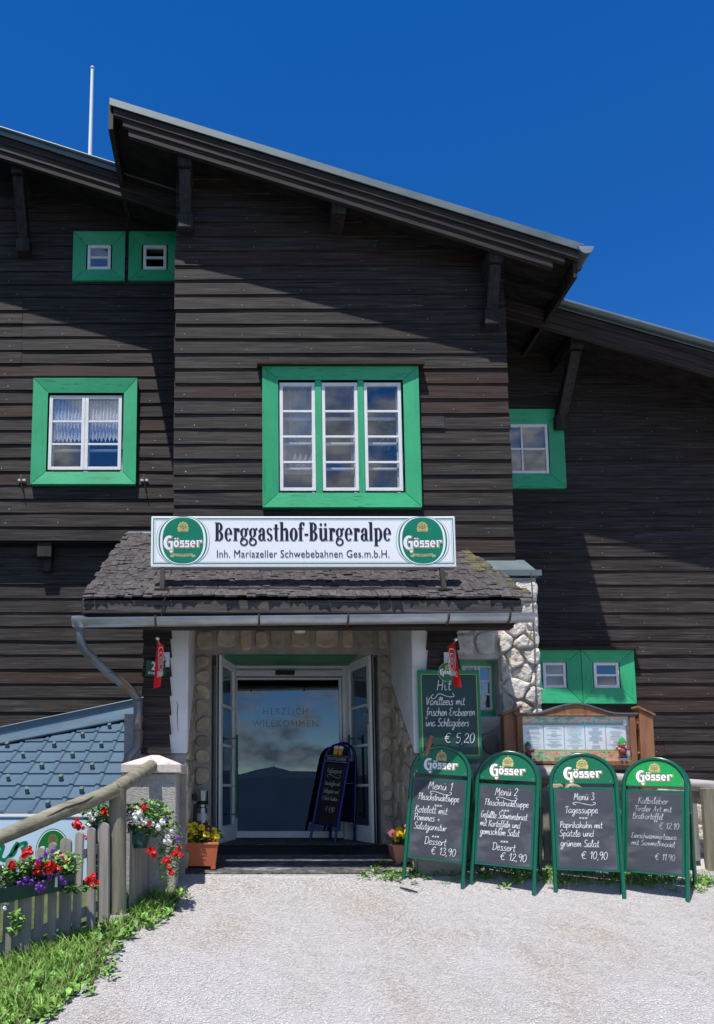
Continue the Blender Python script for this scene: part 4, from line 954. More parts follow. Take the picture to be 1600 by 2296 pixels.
# ------------------------------------------------------------------ annex with the metal tile roof
YA, sA = 6.36, .5; zA = PZ(1825, YA); pA = lambda y: zA + sA * (y - YA); XA1 = -1.06; XA0 = -4.6
e0, e1 = P(0, 1668, 7.67), P(298, 1611, 8.31); kk = (e1.y - e0.y) / (e1.x - e0.x); ytop = lambda x: e0.y + kk * (x - e0.x)
annex = thing('annex_building', 'low annex with a blue-grey metal tiled roof left of the porch', 'building', (-2.4, 7.5, 0))
MB().box(XA0, XA1, YA + .25, YL + .3, -.8, zA - .02).build('wall', M('annex_render', (.10, .12, .12), (.14, .16, .16), rough=.8), annex)
ar = MB().prism([(XA0, YA + .01, pA(YA) - .01), (XA1, YA + .01, pA(YA) - .01), (XA1, ytop(XA1), pA(ytop(XA1)) - .01), (XA0, ytop(XA0), pA(ytop(XA0)) - .01)], (0, 0, -.06)).build('roof', METALB, annex)
csA = 1 / math.hypot(1, sA); uA = Vector((0, csA, sA * csA)); nA = Vector((0, -sA * csA, csA)); TW, TL = .235, .225 / csA
def tile_mesh(ymax=1.0):
    mb = MB(); prof = []
    for k in range(5): prof.append((k / 4 * (TW - .05), .0))
    for k in range(1, 7): a = pi * k / 6; prof.append((TW - .05 + .025 - .025 * cos(a), .017 * sin(a)))
    L_ = TL * ymax + .02
    vs = []; m = len(prof)
    for (yy, dz) in ((0, .016), (0, .022), (L_, .003)):
        vs += [(x, yy, z + (dz if True else 0)) for x, z in prof]
    lowr = [(x, -.002, z + .002) for x, z in prof]
    vs = lowr + vs[m:]
    fs = [(j * m + k, j * m + k + 1, (j + 1) * m + k + 1, (j + 1) * m + k) for j in range(2) for k in range(m - 1)]
    mb.add(vs, fs); return mb
tm = tile_mesh().mesh('tile', smooth=True, fix=False); tm.materials.append(METALB)
gm = MB(); gm.box(-.016, .016, 0, .004, .0, .05).box(-.016, .016, -.004, .05, .046, .05).box(-.016, -.012, .0, .05, .0, .046).box(.012, .016, .0, .05, .0, .046)
gm = gm.mesh('snow_hook', bevel=.001); gm.materials.append(ZINC)
xoff = PXX(18, 1813, 6.44)
nrow = 9
for j in range(nrow):
    y0 = YA + j * .225
    i = -8
    while True:
        x0 = xoff + i * TW; i += 1
        if x0 > XA1 - .05: break
        if x0 < XA0: continue
        lim = min(ytop(x0), ytop(x0 + TW))
        if y0 > lim - .03: continue
        L_ = min(1.0, (lim - y0) / .225)
        me = tm
        if L_ < .999 or x0 + TW > XA1 + .001:
            me = tile_mesh(L_).mesh('tile', smooth=True, fix=False); me.materials.append(METALB)
            if x0 + TW > XA1:
                for v in me.vertices: v.co.x = min(v.co.x, XA1 - x0)
        inst('tile', me, ar, frameM((x0, y0, pA(y0)), (1, 0, 0), uA, nA))
        if (i + j) % 2 == 0 and L_ > .8 and x0 + TW < XA1: inst('snow_hook', gm, ar, frameM((x0 + TW * .42, y0 + .07, pA(y0 + .07) + .018), (1, 0, 0), uA, nA) @ Matrix.Rotation(rng.choice((0, 0, .35)), 4, 'Z'))
fl = lambda x: (x, ytop(x) - .05, pA(ytop(x) - .05) + .035)
wl0, wl1 = P(-700, 1765, YL - .01), P(326, 1560, YL - .01)
wlz = lambda x: wl0.z + (P(0, 1627, YL).z - P(322, 1560, YL).z) / (P(0, 1627, YL).x - P(322, 1560, YL).x) * (x - P(322, 1560, YL).x) + (P(322, 1560, YL).z - wl0.z)
n = 24; vs = []
for k in range(n + 1):
    x = XA0 + (XA1 + .02 - XA0) * k / n; q = .006 * sin(k * 1.3); a = Vector(fl(x)); b = Vector((x, YL + .12, wlz(x) - .09))
    vs += [a, a.lerp(b, .35) + Vector((0, 0, -.012 + q)), a.lerp(b, .75) + Vector((0, 0, -.01 - q)), b, (x, YL + .12 - .02 + q * .4, wlz(x))]
MB().add(vs, [(k * 5 + j, k * 5 + 5 + j, k * 5 + 6 + j, k * 5 + 1 + j) for k in range(n) for j in range(4)]).build('flashing', METALB, ar, fix=False, smooth=True)
MB().tube([fl(XA0), fl(XA1 + .02)], .018, 8).build('flashing_roll', METALB, ar, smooth=True)
MB().tube([(XA0, YL + .10, wlz(XA0)), (XA1 + .02, YL + .10, wlz(XA1 + .02))], .007, 6).build('flashing_lip', ZINC, ar, smooth=True)
MB().prism([(XA1 - .0, YA, pA(YA) - .02), (XA1 - .0, YL, pA(YL) - .02), (XA1, YL, pA(YL) - .3), (XA1, YA, -.3)], (.03, 0, 0)).build('verge_trim', METALB, ar)
# plastered corner between annex and porch
MB().box(XA1 + .03, XOL - .0, 6.75, YL + .1, .3, PZ(1600, 6.75)).build('corner_wall', ROUGHC, lodge)
# ------------------------------------------------------------------ lettering
def font_mesh(s, name='lettering', bold=0.0, shear=0.0, spacing=1.0):
    cu = bpy.data.curves.new('t', 'FONT'); cu.body = s; cu.size = 1.0; cu.offset = bold; cu.shear = shear; cu.space_character = spacing; cu.fill_mode = 'FRONT'; cu.resolution_u = 3
    o = bpy.data.objects.new('t', cu); COL.objects.link(o); dg = bpy.context.evaluated_depsgraph_get()
    me = bpy.data.meshes.new_from_object(o.evaluated_get(dg)); bpy.data.objects.remove(o); bpy.data.curves.remove(cu); me.name = name; me.materials.clear(); return me
def put_mesh(me, name, mat, parent, Mx):
    """bake a flat mesh through Mx (world, or local when the parent is a placed thing)"""
    me.transform(Mx); me.materials.append(mat); o = bpy.data.objects.new(name, me); link(o, parent); org[o.name] = org.get(parent.name, Vector((0, 0, 0))); return o
def text(parent, Mx, s, x, y, w=None, h=None, mat=INK, bold=0.0, shear=0.0, z=.001, name='lettering', align='c', spacing=1.0, off=True):
    """letters in the plane of Mx: (x, y) is the centre (or left) of the baseline, w the whole width, h the cap height"""
    me = font_mesh(s, name, bold, shear, spacing); xs = [v.co.x for v in me.vertices]; x0, x1 = min(xs), max(xs)
    sy = h / .70; sx = (w / (x1 - x0)) if w else sy; ox = x - (x0 + x1) / 2 * sx if align == 'c' else x - x0 * sx
    T = Matrix.Translation((ox, y, z)) @ Matrix.Diagonal((sx, sy, 1, 1)); Q = Mx @ T
    if off and parent is not None and parent.name in org: Q = Matrix.Translation(-org[parent.name]) @ Q
    return put_mesh(me, name, mat, parent, Q)
class Flat:
    """flat print in a writing plane, each piece a hair above the last"""
    def __init__(s, step=.00004): s.v = []; s.f = []; s.z = 0; s.step = step
    def poly(s, pts):
        n = len(s.v); s.v += [(x, y, s.z) for x, y in pts]; s.f.append(tuple(range(n, n + len(pts)))); s.z += s.step
    def R(s, x0, y0, x1, y1): s.poly([(x0, y0), (x1, y0), (x1, y1), (x0, y1)])
    def E(s, cx, cy, rx, ry, ix=0, iy=0, a0=0, a1=360, icx=0, n=28):
        n = max(4, int(n * abs(a1 - a0) / 360)); k0 = len(s.v); full = abs(a1 - a0) >= 359.9
        for k in range(n + 1):
            a = radians(a0 + (a1 - a0) * k / n); s.v += [(cx + rx * cos(a), cy + ry * sin(a), s.z), (cx + icx + ix * cos(a), cy + iy * sin(a), s.z)]
        if ix == 0 and iy == 0:
            s.f += [(k0 + 2 * k, k0 + 2 * k + 2, k0 + 1) for k in range(n)]
        else: s.f += [(k0 + 2 * k, k0 + 2 * k + 2, k0 + 2 * k + 3, k0 + 2 * k + 1) for k in range(n)]
        s.z += s.step
    def stroke(s, pts, wd):
        k0 = len(s.v); m = len(pts)
        for i, p in enumerate(pts):
            a = pts[max(0, i - 1)]; b = pts[min(m - 1, i + 1)]; dx, dy = b[0] - a[0], b[1] - a[1]; l = math.hypot(dx, dy) or 1; nx, ny = -dy / l * wd / 2, dx / l * wd / 2
            s.v += [(p[0] + nx, p[1] + ny, s.z), (p[0] - nx, p[1] - ny, s.z)]
        s.f += [(2 * i, 2 * i + 1, 2 * i + 3, 2 * i + 2) if False else (k0 + 2 * i, k0 + 2 * i + 1, k0 + 2 * i + 3, k0 + 2 * i + 2) for i in range(m - 1)]; s.z += s.step
    def build(s, name, mat, parent, Mx, off=True, z=.001, label=None):
        me = bpy.data.meshes.new(name); me.from_pydata(s.v, [], s.f); T = Mx @ Matrix.Translation((0, 0, z))
        if off: T = Matrix.Translation(-org[parent.name]) @ T
        o = put_mesh(me, name, mat, parent, T)
        if label: o['label'] = label
        return o
# bold condensed serif capitals and minuscules of the house name
def serif_word(word, fl, ox, oy, sx, sy):
    W = {'B': .86, 'e': .78, 'r': .64, 'g': .80, 'a': .76, 's': .64, 't': .56, 'h': .90, 'o': .78, 'f': .52, '-': .46, 'ü': .90, 'l': .46, 'p': .84}
    x = 0
    for ch in word:
        g = Flat(fl.step); 
        if ch == 'B': g.R(.08, 0, .36, 1.45); g.R(0, 0, .42, .06); g.R(0, 1.39, .42, 1.45); g.E(.34, 1.08, .38, .37, .13, .31, -90, 90); g.E(.34, .37, .44, .39, .17, .32, -90, 90)
        elif ch == 'e': g.E(.38, .5, .36, .53, .11, .46, 20, 318); g.R(.26, .5, .74, .57); g.E(.38, .5, .36, .53, .11, .46, 0, 20)
        elif ch == 'r': g.R(.10, 0, .36, 1); g.R(0, 0, .46, .05); g.R(0, .95, .12, 1); g.E(.50, .84, .13, .15); g.E(.44, .80, .14, .21, .05, .14, 60, 180)
        elif ch == 'g': g.E(.34, .64, .33, .37, .09, .31, 0, 360); g.E(.68, .93, .11, .09); g.E(.36, -.10, .37, .30, .21, .20, 0, 360); g.E(.30, .14, .24, .16, .08, .05, 100, 260)
        elif ch == 'a': g.R(.40, .06, .65, .78); g.E(.38, .76, .27, .26, .04, .19, 0, 165); g.E(.18, .74, .12, .12); g.E(.34, .27, .31, .29, .06, .20, 60, 300); g.E(.64, .09, .12, .10, .03, .03, 180, 350)
        elif ch == 's': g.E(.30, .74, .27, .28, .08, .22, 20, 250); g.E(.31, .27, .28, .29, .08, .23, 200, 430); g.poly([(.06, .68), (.34, .34), (.56, .34), (.50, .48), (.22, .68)])
        elif ch == 't': g.R(.13, .15, .38, 1.3); g.R(0, .93, .52, 1.0); g.E(.34, .17, .21, .19, .05, .12, 180, 320)
        elif ch == 'h': g.R(.08, 0, .34, 1.48); g.R(0, 1.42, .12, 1.48); g.R(0, 0, .42, .05); g.R(.54, 0, .80, .72); g.R(.47, 0, .88, .05); g.E(.54, .70, .26, .32, .02, .20, 0, 150)
        elif ch == 'o': g.E(.38, .5, .37, .53, .10, .46)
        elif ch == 'f': g.R(.10, 0, .36, 1.2); g.R(0, .93, .50, 1.0); g.R(0, 0, .46, .05); g.E(.36, 1.18, .26, .30, .02, .24, 60, 180); g.E(.50, 1.33, .11, .12)
        elif ch == '-': g.R(.05, .40, .40, .56)
        elif ch == 'ü': g.R(.08, .24, .34, 1); g.R(0, .95, .12, 1); g.R(.52, .02, .78, 1); g.R(.44, .95, .55, 1); g.R(.74, 0, .86, .05); g.E(.38, .28, .30, .31, .05, .20, 180, 330); g.E(.22, 1.28, .11, .12); g.E(.62, 1.28, .11, .12)
        elif ch == 'l': g.R(.08, 0, .34, 1.48); g.R(0, 1.42, .12, 1.48); g.R(0, 0, .42, .05)
        elif ch == 'p': g.R(.08, -.42, .34, 1); g.R(0, .95, .12, 1); g.R(0, -.42, .44, -.37); g.E(.42, .5, .36, .53, .10, .45, -115, 115)
        k0 = len(fl.v); fl.v += [(ox + (x + a) * sx, oy + b * sy, fl.z + c) for a, b, c in g.v]; fl.f += [tuple(i + k0 for i in f) for f in g.f]
        x += W[ch]
    fl.z += .001
    return x
def serif_width(word): 
    f = Flat(); return serif_word(word, f, 0, 0, 1, 1)
# single-line hand for the chalk menus:  width|strokes of x,y points (x height 5, ascender 9, descender -4)
G = {'a': '5|4.2,4 3,5 1,4.6 0,2.4 .8,.2 2.6,.6 4,3 4.2,4.8 4,1 5,0', 'b': '4.6|.6,9 .4,4 .3,.4 2,0 3.8,1.4 3.6,3.8 2,4.6 .6,3', 'c': '4.2|4,4 2.6,5 .8,4 0,2 .8,.3 2.4,0 4,1', 'd': '5|4,3.8 2.6,4.8 .8,4.2 0,2 1,.1 2.8,.6 4.2,3 4.6,9 4.3,2 5,0',
     'e': '4.2|.3,2.4 2.6,2.8 3.6,4 2.4,5 .8,4.2 .1,2 1.2,.1 3,.2 4.2,1.4', 'f': '3.4|3.6,8 2.6,9 1.6,7.6 1.4,3 1,-2.5 .4,-4 0,-2.6 1.6,.4 3.4,1;0,4.4 3,4.8', 'g': '4.8|4,4 2.8,5 .8,4.4 .1,2.2 1.2,.4 3,1.2 4.2,4.4 3.8,-1.4 2.2,-4 .6,-3.2 2.4,-1 4.8,.6', 'h': '4.8|.6,9 .4,4 .3,0 1.4,3.6 3,4.8 3.8,3.4 3.8,.8 4.8,.1',
     'i': '2.2|.4,4.8 .6,1.4 1.4,0 2.2,.8;.5,7 .7,7.3', 'j': '2.4|1.2,4.8 1.2,-2 .2,-4 -.8,-3;1.2,7 1.4,7.3', 'k': '4.4|.6,9 .3,0;3.6,4.8 .6,2.4 2,2 4.2,0', 'l': '2.4|.4,3 1.8,7.6 1.2,9 .5,7 .5,1.4 1.4,0 2.4,.8', 'm': '7|.3,4.6 .4,0 1.6,4 2.8,4.8 3.2,3 3.2,0 4.4,4 5.6,4.8 6,3 6.1,.8 7,.1', 'n': '4.8|.3,4.6 .4,0 1.6,4 3,4.8 3.7,3 3.8,.8 4.8,.1',
     'o': '4.4|2.4,5 .6,4.2 .1,2 1.4,0 3.2,.4 3.9,2.6 3,4.6 2.2,5 4.4,4.2', 'ö': '4.4|2.4,5 .6,4.2 .1,2 1.4,0 3.2,.4 3.9,2.6 3,4.6 2.2,5 4.4,4.2;1,6.8 1.2,7.4;3,6.8 3.2,7.4', 'p': '4.8|.4,4.8 .6,-4;.5,2.6 1.8,4.8 3.6,4.6 4.2,2.4 3,.3 .8,.6', 'r': '3.6|.3,4.6 .5,0 1.2,3.4 2.4,4.8 3.6,4.2', 's': '3.8|3.4,4.4 1.8,5 .6,4 2.4,2.4 3.2,1 1.8,0 0,.5', 'ß': '4.2|.3,-2 .6,7 2,8.8 3.4,7.4 2.2,5 3.8,3 3.2,.6 1.6,.2',
     't': '3|1.4,8.4 1.1,1.4 2,0 3,.8;0,5.2 3,5.5', 'u': '4.8|.3,4.8 .4,1.4 1.6,0 3,1 3.9,4.8 4,1 4.8,0', 'ü': '4.8|.3,4.8 .4,1.4 1.6,0 3,1 3.9,4.8 4,1 4.8,0;.8,6.9 1,7.4;3,6.9 3.2,7.4', 'v': '4.4|.2,4.8 1.6,0 3.4,4.6 4.4,4.4', 'w': '6.4|.2,4.8 1,0 2.6,3.8 3.8,0 5.4,4.8 6.4,4.4', 'z': '4|.2,4.6 3.4,4.8 .2,.2 3.8,.3', 'ä': '5|4.2,4 3,5 1,4.6 0,2.4 .8,.2 2.6,.6 4,3 4.2,4.8 4,1 5,0;1.2,6.8 1.4,7.4;3,6.8 3.2,7.4', 'x': '3.6|0,3.6 3,.4;2.8,3.8 .2,.2',
     'A': '6|.2,0 1.6,4 3,9 3.6,4 4.6,0;1,3.2 4.6,3.4', 'B': '5.4|.6,8.8 .4,0;.2,8.6 3.4,8.8 4,6.8 1,5 4,4.6 4.8,2 3,.1 .2,.1', 'D': '6|1,8.8 .8,0;-.4,8.2 2.6,9 5.2,7.4 5.4,3 3.4,.2 .2,.1', 'E': '5|4.4,8.6 1.6,8.6 .4,6.6 2.6,5 .6,3.6 .6,1 2.4,0 4.6,1', 'F': '5|1.6,8.4 1,0;-.6,7.6 1,8.8 4.8,8.4;.6,4.6 3.6,5', 'G': '6|4.8,8 3,9 .8,7.4 .2,3.6 1.6,.4 4,.8 5,4 2.8,4.2', 'H': '5.6|.8,9 .4,0;4.6,9 4.2,0;.4,4.4 4.6,4.8', 'K': '5.2|.8,9 .4,0;4.6,8.8 .8,4.6 2.4,4 5,0',
     'M': '7|.2,0 1.2,8.8 3,3 5.2,8.8 5.8,1 7,0', 'P': '5|1.2,8.6 .6,0;-.4,7.4 2,9 4.6,8 4.4,5.4 2.4,4 .8,4.4', 'S': '5|4.6,8 2.8,9 .8,7.6 1.4,5.4 4,3.6 4,1.2 2,0 -.2,1', 'T': '5|-.4,7.8 1.6,8.8 5,8.6;2.8,8.6 2.2,0', 'V': '5.4|.2,9 1.8,0 3.6,6 5.2,9', '1': '3|.4,6 2.2,9 1.8,0', '2': '5|.6,7.2 2,9 4,8 3.6,5.4 .2,.4 2,.8 5,.2', '3': '4.6|.4,8.4 2.6,9 4,7.4 2,5 4.2,3.6 3.8,1 1.8,0 0,1', '4': '4.6|2.6,9 .2,3.4 4.6,3.8;3.6,6.4 3,-.4',
     '5': '4.8|4.6,9 1.4,8.8 1,5.2 3.4,5.2 4.2,2.4 2.4,0 .2,.8', '9': '4.4|3.8,8 2,9 .3,7.2 1,5 3,5.6 3.9,8 3.6,3 2.8,-.4', '0': '4.8|2.4,9 .6,7 .3,3 1.8,0 3.8,1.6 4.4,6 3,8.8 2,9', '€': '6|5.4,8 3.4,9 1.4,7 .9,3.4 2.4,.4 5.4,.8;-.4,5.4 4,5.8;-.4,3.8 3.6,4.2', ',': '1.8|.8,.6 .2,-1.8', '.': '1.6|.6,.2 .7,.6', '+': '4|2,4 2,1;.6,2.5 3.4,2.5', ' ': '3.4|'}
def catmull(p, n=3):
    if len(p) < 3: return p
    o = []
    for i in range(len(p) - 1):
        a = p[max(i - 1, 0)]; b = p[i]; c = p[i + 1]; d = p[min(i + 2, len(p) - 1)]
        for k in range(n):
            t = k / n; o.append(tuple(.5 * (2 * b[j] + (c[j] - a[j]) * t + (2 * a[j] - 5 * b[j] + 4 * c[j] - d[j]) * t * t + (3 * b[j] - a[j] - 3 * c[j] + d[j]) * t ** 3) for j in (0, 1)))
    return o + [p[-1]]
hr = random.Random(77)
def hand(fl, s, x, y, w, h, wd=.0055, slant=.12, align='l'):
    """s written from (x, y) over the width w with x height h"""
    tot = sum(float(G[c].split('|')[0]) + .55 for c in s); sx = w / tot; sy = h / 5; cx = x if align == 'l' else x - w / 2
    for c in s:
        a, st = G[c].split('|'); dy = hr.uniform(-.25, .25); 
        for q in st.split(';'):
            if not q.strip(): continue
            p = [tuple(map(float, k.split(','))) for k in q.split()]
            p = [(cx + (px + hr.uniform(-.1, .1)) * sx + py * sy * slant, y + (py + dy) * sy) for px, py in p]
            fl.stroke(catmull(p), wd)
        cx += (float(a) + .55) * sx
def swoosh(fl, x, y, w, h, wd=.006):
    fl.stroke(catmull([(x + w * .12, y - h * .9), (x, y - h * .6), (x + w * .02, y), (x + w * .2, y + h * .1), (x + w * .5, y - h * .5), (x + w * .8, y - h), (x + w * .98, y - h * .6), (x + w, y), (x + w * .9, y + h * .2)], 5), wd)
def crest(parent, Mx, cx, cy, s, off=True, z=.002, mat=GOLD):
    """golden lion-and-shield crest under a scalloped dome, about 2s wide"""
    s *= 1.22
    f = Flat(.00003); f.R(cx - s, cy - s * .9, cx + s, cy - s * .6); f.R(cx - s * .7, cy - s * .6, cx + s * .7, cy + s * .3)
    for k in range(7): a = pi * k / 6; f.E(cx + s * .78 * cos(a), cy + s * (-.15) + s * .95 * sin(a), s * .28, s * .26, n=12)
    f.E(cx, cy + s * .3, s * .7, s * .5, a0=0, a1=180, n=20); f.E(cx - s * .85, cy - s * .4, s * .22, s * .3, n=10); f.E(cx + s * .85, cy - s * .4, s * .22, s * .3, n=10)
    f.build('crest', mat, parent, Mx, off, z)
    d = Flat(.00003); d.E(cx, cy - s * .05, s * .30, s * .38, s * .22, s * .30, n=16); d.E(cx - s * .5, cy, s * .16, s * .3, s * .09, s * .22, n=12); d.E(cx + s * .5, cy, s * .16, s * .3, s * .09, s * .22, n=12)
    d.E(cx, cy + s * .35, s * .5, s * .32, s * .42, s * .25, 0, 180, n=20); d.R(cx - s * .6, cy - s * .78, cx + s * .6, cy - s * .72); d.R(cx - s * .06, cy - s * .4, cx + s * .06, cy + s * .3)
    d.build('crest_line', SIGNG, parent, Mx, off, z + .0006)
def wordmark(parent, Mx, cx, cy, w, off=True, z=.002, dark=None):
    """the brewery wordmark: large round G, low lower case letters, gold shade behind"""
    sc = w / 5.45; mats = ((GOLDP, .09, z), (INK if dark is None else dark, .055, z + .0004), (WHITE, 0, z + .0008))
    for mat, e, zz in mats:
        f = Flat(.00002); dx = (.05 if mat is GOLDP else 0)
        X = lambda a: cx - w / 2 + (a + dx) * sc; Y = lambda b: cy + (b - dx * 1.0) * sc
        R = lambda a, b, c, d: f.R(X(a - e), Y(b - e), X(c + e), Y(d + e))
        Et = lambda a, b, rx, ry, ix, iy, s=0, t=360: f.E(X(a), Y(b), (rx + e) * sc, (ry + e) * sc, max(ix - e, .0) * sc, max(iy - e, 0) * sc, s, t)
        # G
        Et(.82, .55, .80, 1.02, .30, .66, 62, 282); R(.98, -.42, 1.30, .72); R(.70, .52, 1.32, .80); Et(1.08, -.55, .24, .34, 0.02, .04, 180, 360); R(.86, 1.22, 1.10, 1.50)
        # o with two dots
        Et(1.78, .40, .40, .52, .12, .26); f.E(X(1.62), Y(1.12), (.12 + e) * sc, (.12 + e) * sc); f.E(X(1.96), Y(1.12), (.12 + e) * sc, (.12 + e) * sc)
        for ox in (2.28, 2.98):
            R(ox, .62, ox + .58, .88); R(ox, .36, ox + .20, .88); R(ox + .02, .32, ox + .58, .54); R(ox + .38, -.08, ox + .60, .50); R(ox - .04, -.12, ox + .58, .12)
        Et(4.05, .39, .38, .52, .12, .30, 0, 320); R(3.78, .32, 4.40, .48)
        R(4.58, -.10, 4.84, .90); R(4.50, .74, 4.84, .90); Et(5.02, .70, .26, .22, .04, .06, 20, 160); R(5.06, .56, 5.30, .92)
        f.build('wordmark', mat, parent, Mx, off, zz)
# ------------------------------------------------------------------ name sign on the porch roof
YG = 6.40; c = P(678, 1325, YG); sign = thing('name_sign', 'long white inn name sign with two green oval emblems above the porch roof', 'sign', (c.x, YG, c.z))
s0 = P(337.5, 1268, YG); s1 = P(1019.5, 1157, YG); SX0, SX1, SZ0, SZ1 = s0.x, s1.x, s0.z, s1.z
MB().box(SX0, SX1, YG, YG + .09, SZ0, SZ1).build('sign_box', SIGNW, sign, bevel=.006)
MB().box(SX0 + .003, SX1 - .003, YG - .004, YG + .094, SZ0 - .012, SZ0 - .001).build('lower_rim', ALU, sign)
for px in (365.5, 988):
    x = PXX(px, 1300, YG + .05); MB().bar((x, YG + .02, SZ0 + .0), (x, YG - .045, plane(YG - .045) + .02), .040, .03, up=(0, 1, 0)).build('post', WOODZ, sign); MB().box(x - .06, x + .06, YG - .09, YG + .0, plane(YG - .05) + .022, plane(YG - .05) + .036).build('foot_plate', WOODZ, sign)
MB().tube([P(372, 1320, YG), P(372, 1335, 6.2), P(366, 1352, 6.2), P(362, 1380, 6.2)], .007, 5).build('cable', BLACK, sign)
SM = FRONT((0, YG - .001, 0)); W_, H_ = SX1 - SX0, SZ1 - SZ0
def pxs(px, py): p = P(px, py, YG); return p.x, p.z
def outline(f, x0, y0, x1, y1, t):
    f.R(x0, y0, x1, y0 + t); f.R(x0, y1 - t, x1, y1); f.R(x0, y0 + t, x0 + t, y1 - t); f.R(x1 - t, y0 + t, x1, y1 - t)
f = Flat(); outline(f, SX0 + .018, SZ0 + .018, SX1 - .018, SZ1 - .018, .007); f.build('green_border', PGREEN, sign, SM)
f = Flat(); outline(f, SX0 + .034, SZ0 + .034, SX1 - .034, SZ1 - .034, .0025); f.build('grey_border', GREYP, sign, SM)
for px in (410, 947):
    ex, ez = pxs(px, 1211.5); rx, rz = W_ * 46 / 682, H_ * .5 * .93
    def ov(sx, mat, name, z, e2=0):
        f = Flat(); pts = []
        for k in range(64):
            a = 2 * pi * k / 64; c_, s_ = cos(a), sin(a); n_ = 2.35; r_ = (abs(c_) ** n_ + abs(s_) ** n_) ** (-1 / n_)
            pts.append((ex + rx * sx * c_ * r_, ez + min(rz + .012 * (sx - 1) * 4, H_ / 2 - .006) * s_ * r_))
        f.poly(pts); f.build(name, mat, sign, SM, z=z)
    ov(1.30, GREYP, 'oval_rule', .0014); ov(1.27, SIGNW, 'oval_band', .0018); ov(1.19, PGREEN, 'oval_band', .0022); ov(1.11, SIGNW, 'oval_band', .0026); ov(1.0, M('deep_green_print', (.004, .18, .10), (.005, .22, .125), rough=.3, scale=(3, 3, 3)) if px == 410 else bpy.data.materials['deep_green_print'], 'emblem', .0030)
    crest(sign, SM, ex, ez + H_ * .27, H_ * .085, z=.0036); wordmark(sign, SM, ex + .002, ez - .055, rx * 1.93, z=.0042)
    f = Flat(); q = H_ * .29
    f.poly([(ex - .085, ez - q + .012), (ex, ez - q + .006), (ex + .085, ez - q + .012), (ex + .085, ez - q - .010), (ex, ez - q - .016), (ex - .085, ez - q - .010)]); f.poly([(ex - .108, ez - q + .002), (ex - .08, ez - q - .002), (ex - .08, ez - q - .022), (ex - .108, ez - q - .018)]); f.poly([(ex + .108, ez - q + .002), (ex + .08, ez - q - .002), (ex + .08, ez - q - .022), (ex + .108, ez - q - .018)])
    f.build('ribbon', GOLDP, sign, SM, z=.0036); text(sign, SM, 'GUT BESSER GÖSSER', ex, ez - q - .006, w=.15, h=.010, mat=INK, z=.0042)
f = Flat(.00003); a, b = pxs(481, 1212), pxs(877, 1171); wd = b[0] - a[0]; serif_word('Berggasthof-Bürgeralpe', f, a[0], a[1], wd / serif_width('Berggasthof-Bürgeralpe'), (b[1] - a[1]) / 1.45); f.build('lettering', INK, sign, SM, z=.002)
a, b = pxs(486, 1249.5), pxs(872, 1232.5); text(sign, SM, 'Inh. Mariazeller Schwebebahnen Ges.m.b.H.', a[0], a[1], w=b[0] - a[0], h=b[1] - a[1], mat=INK, bold=.0, z=.002, align='l', spacing=1.04)
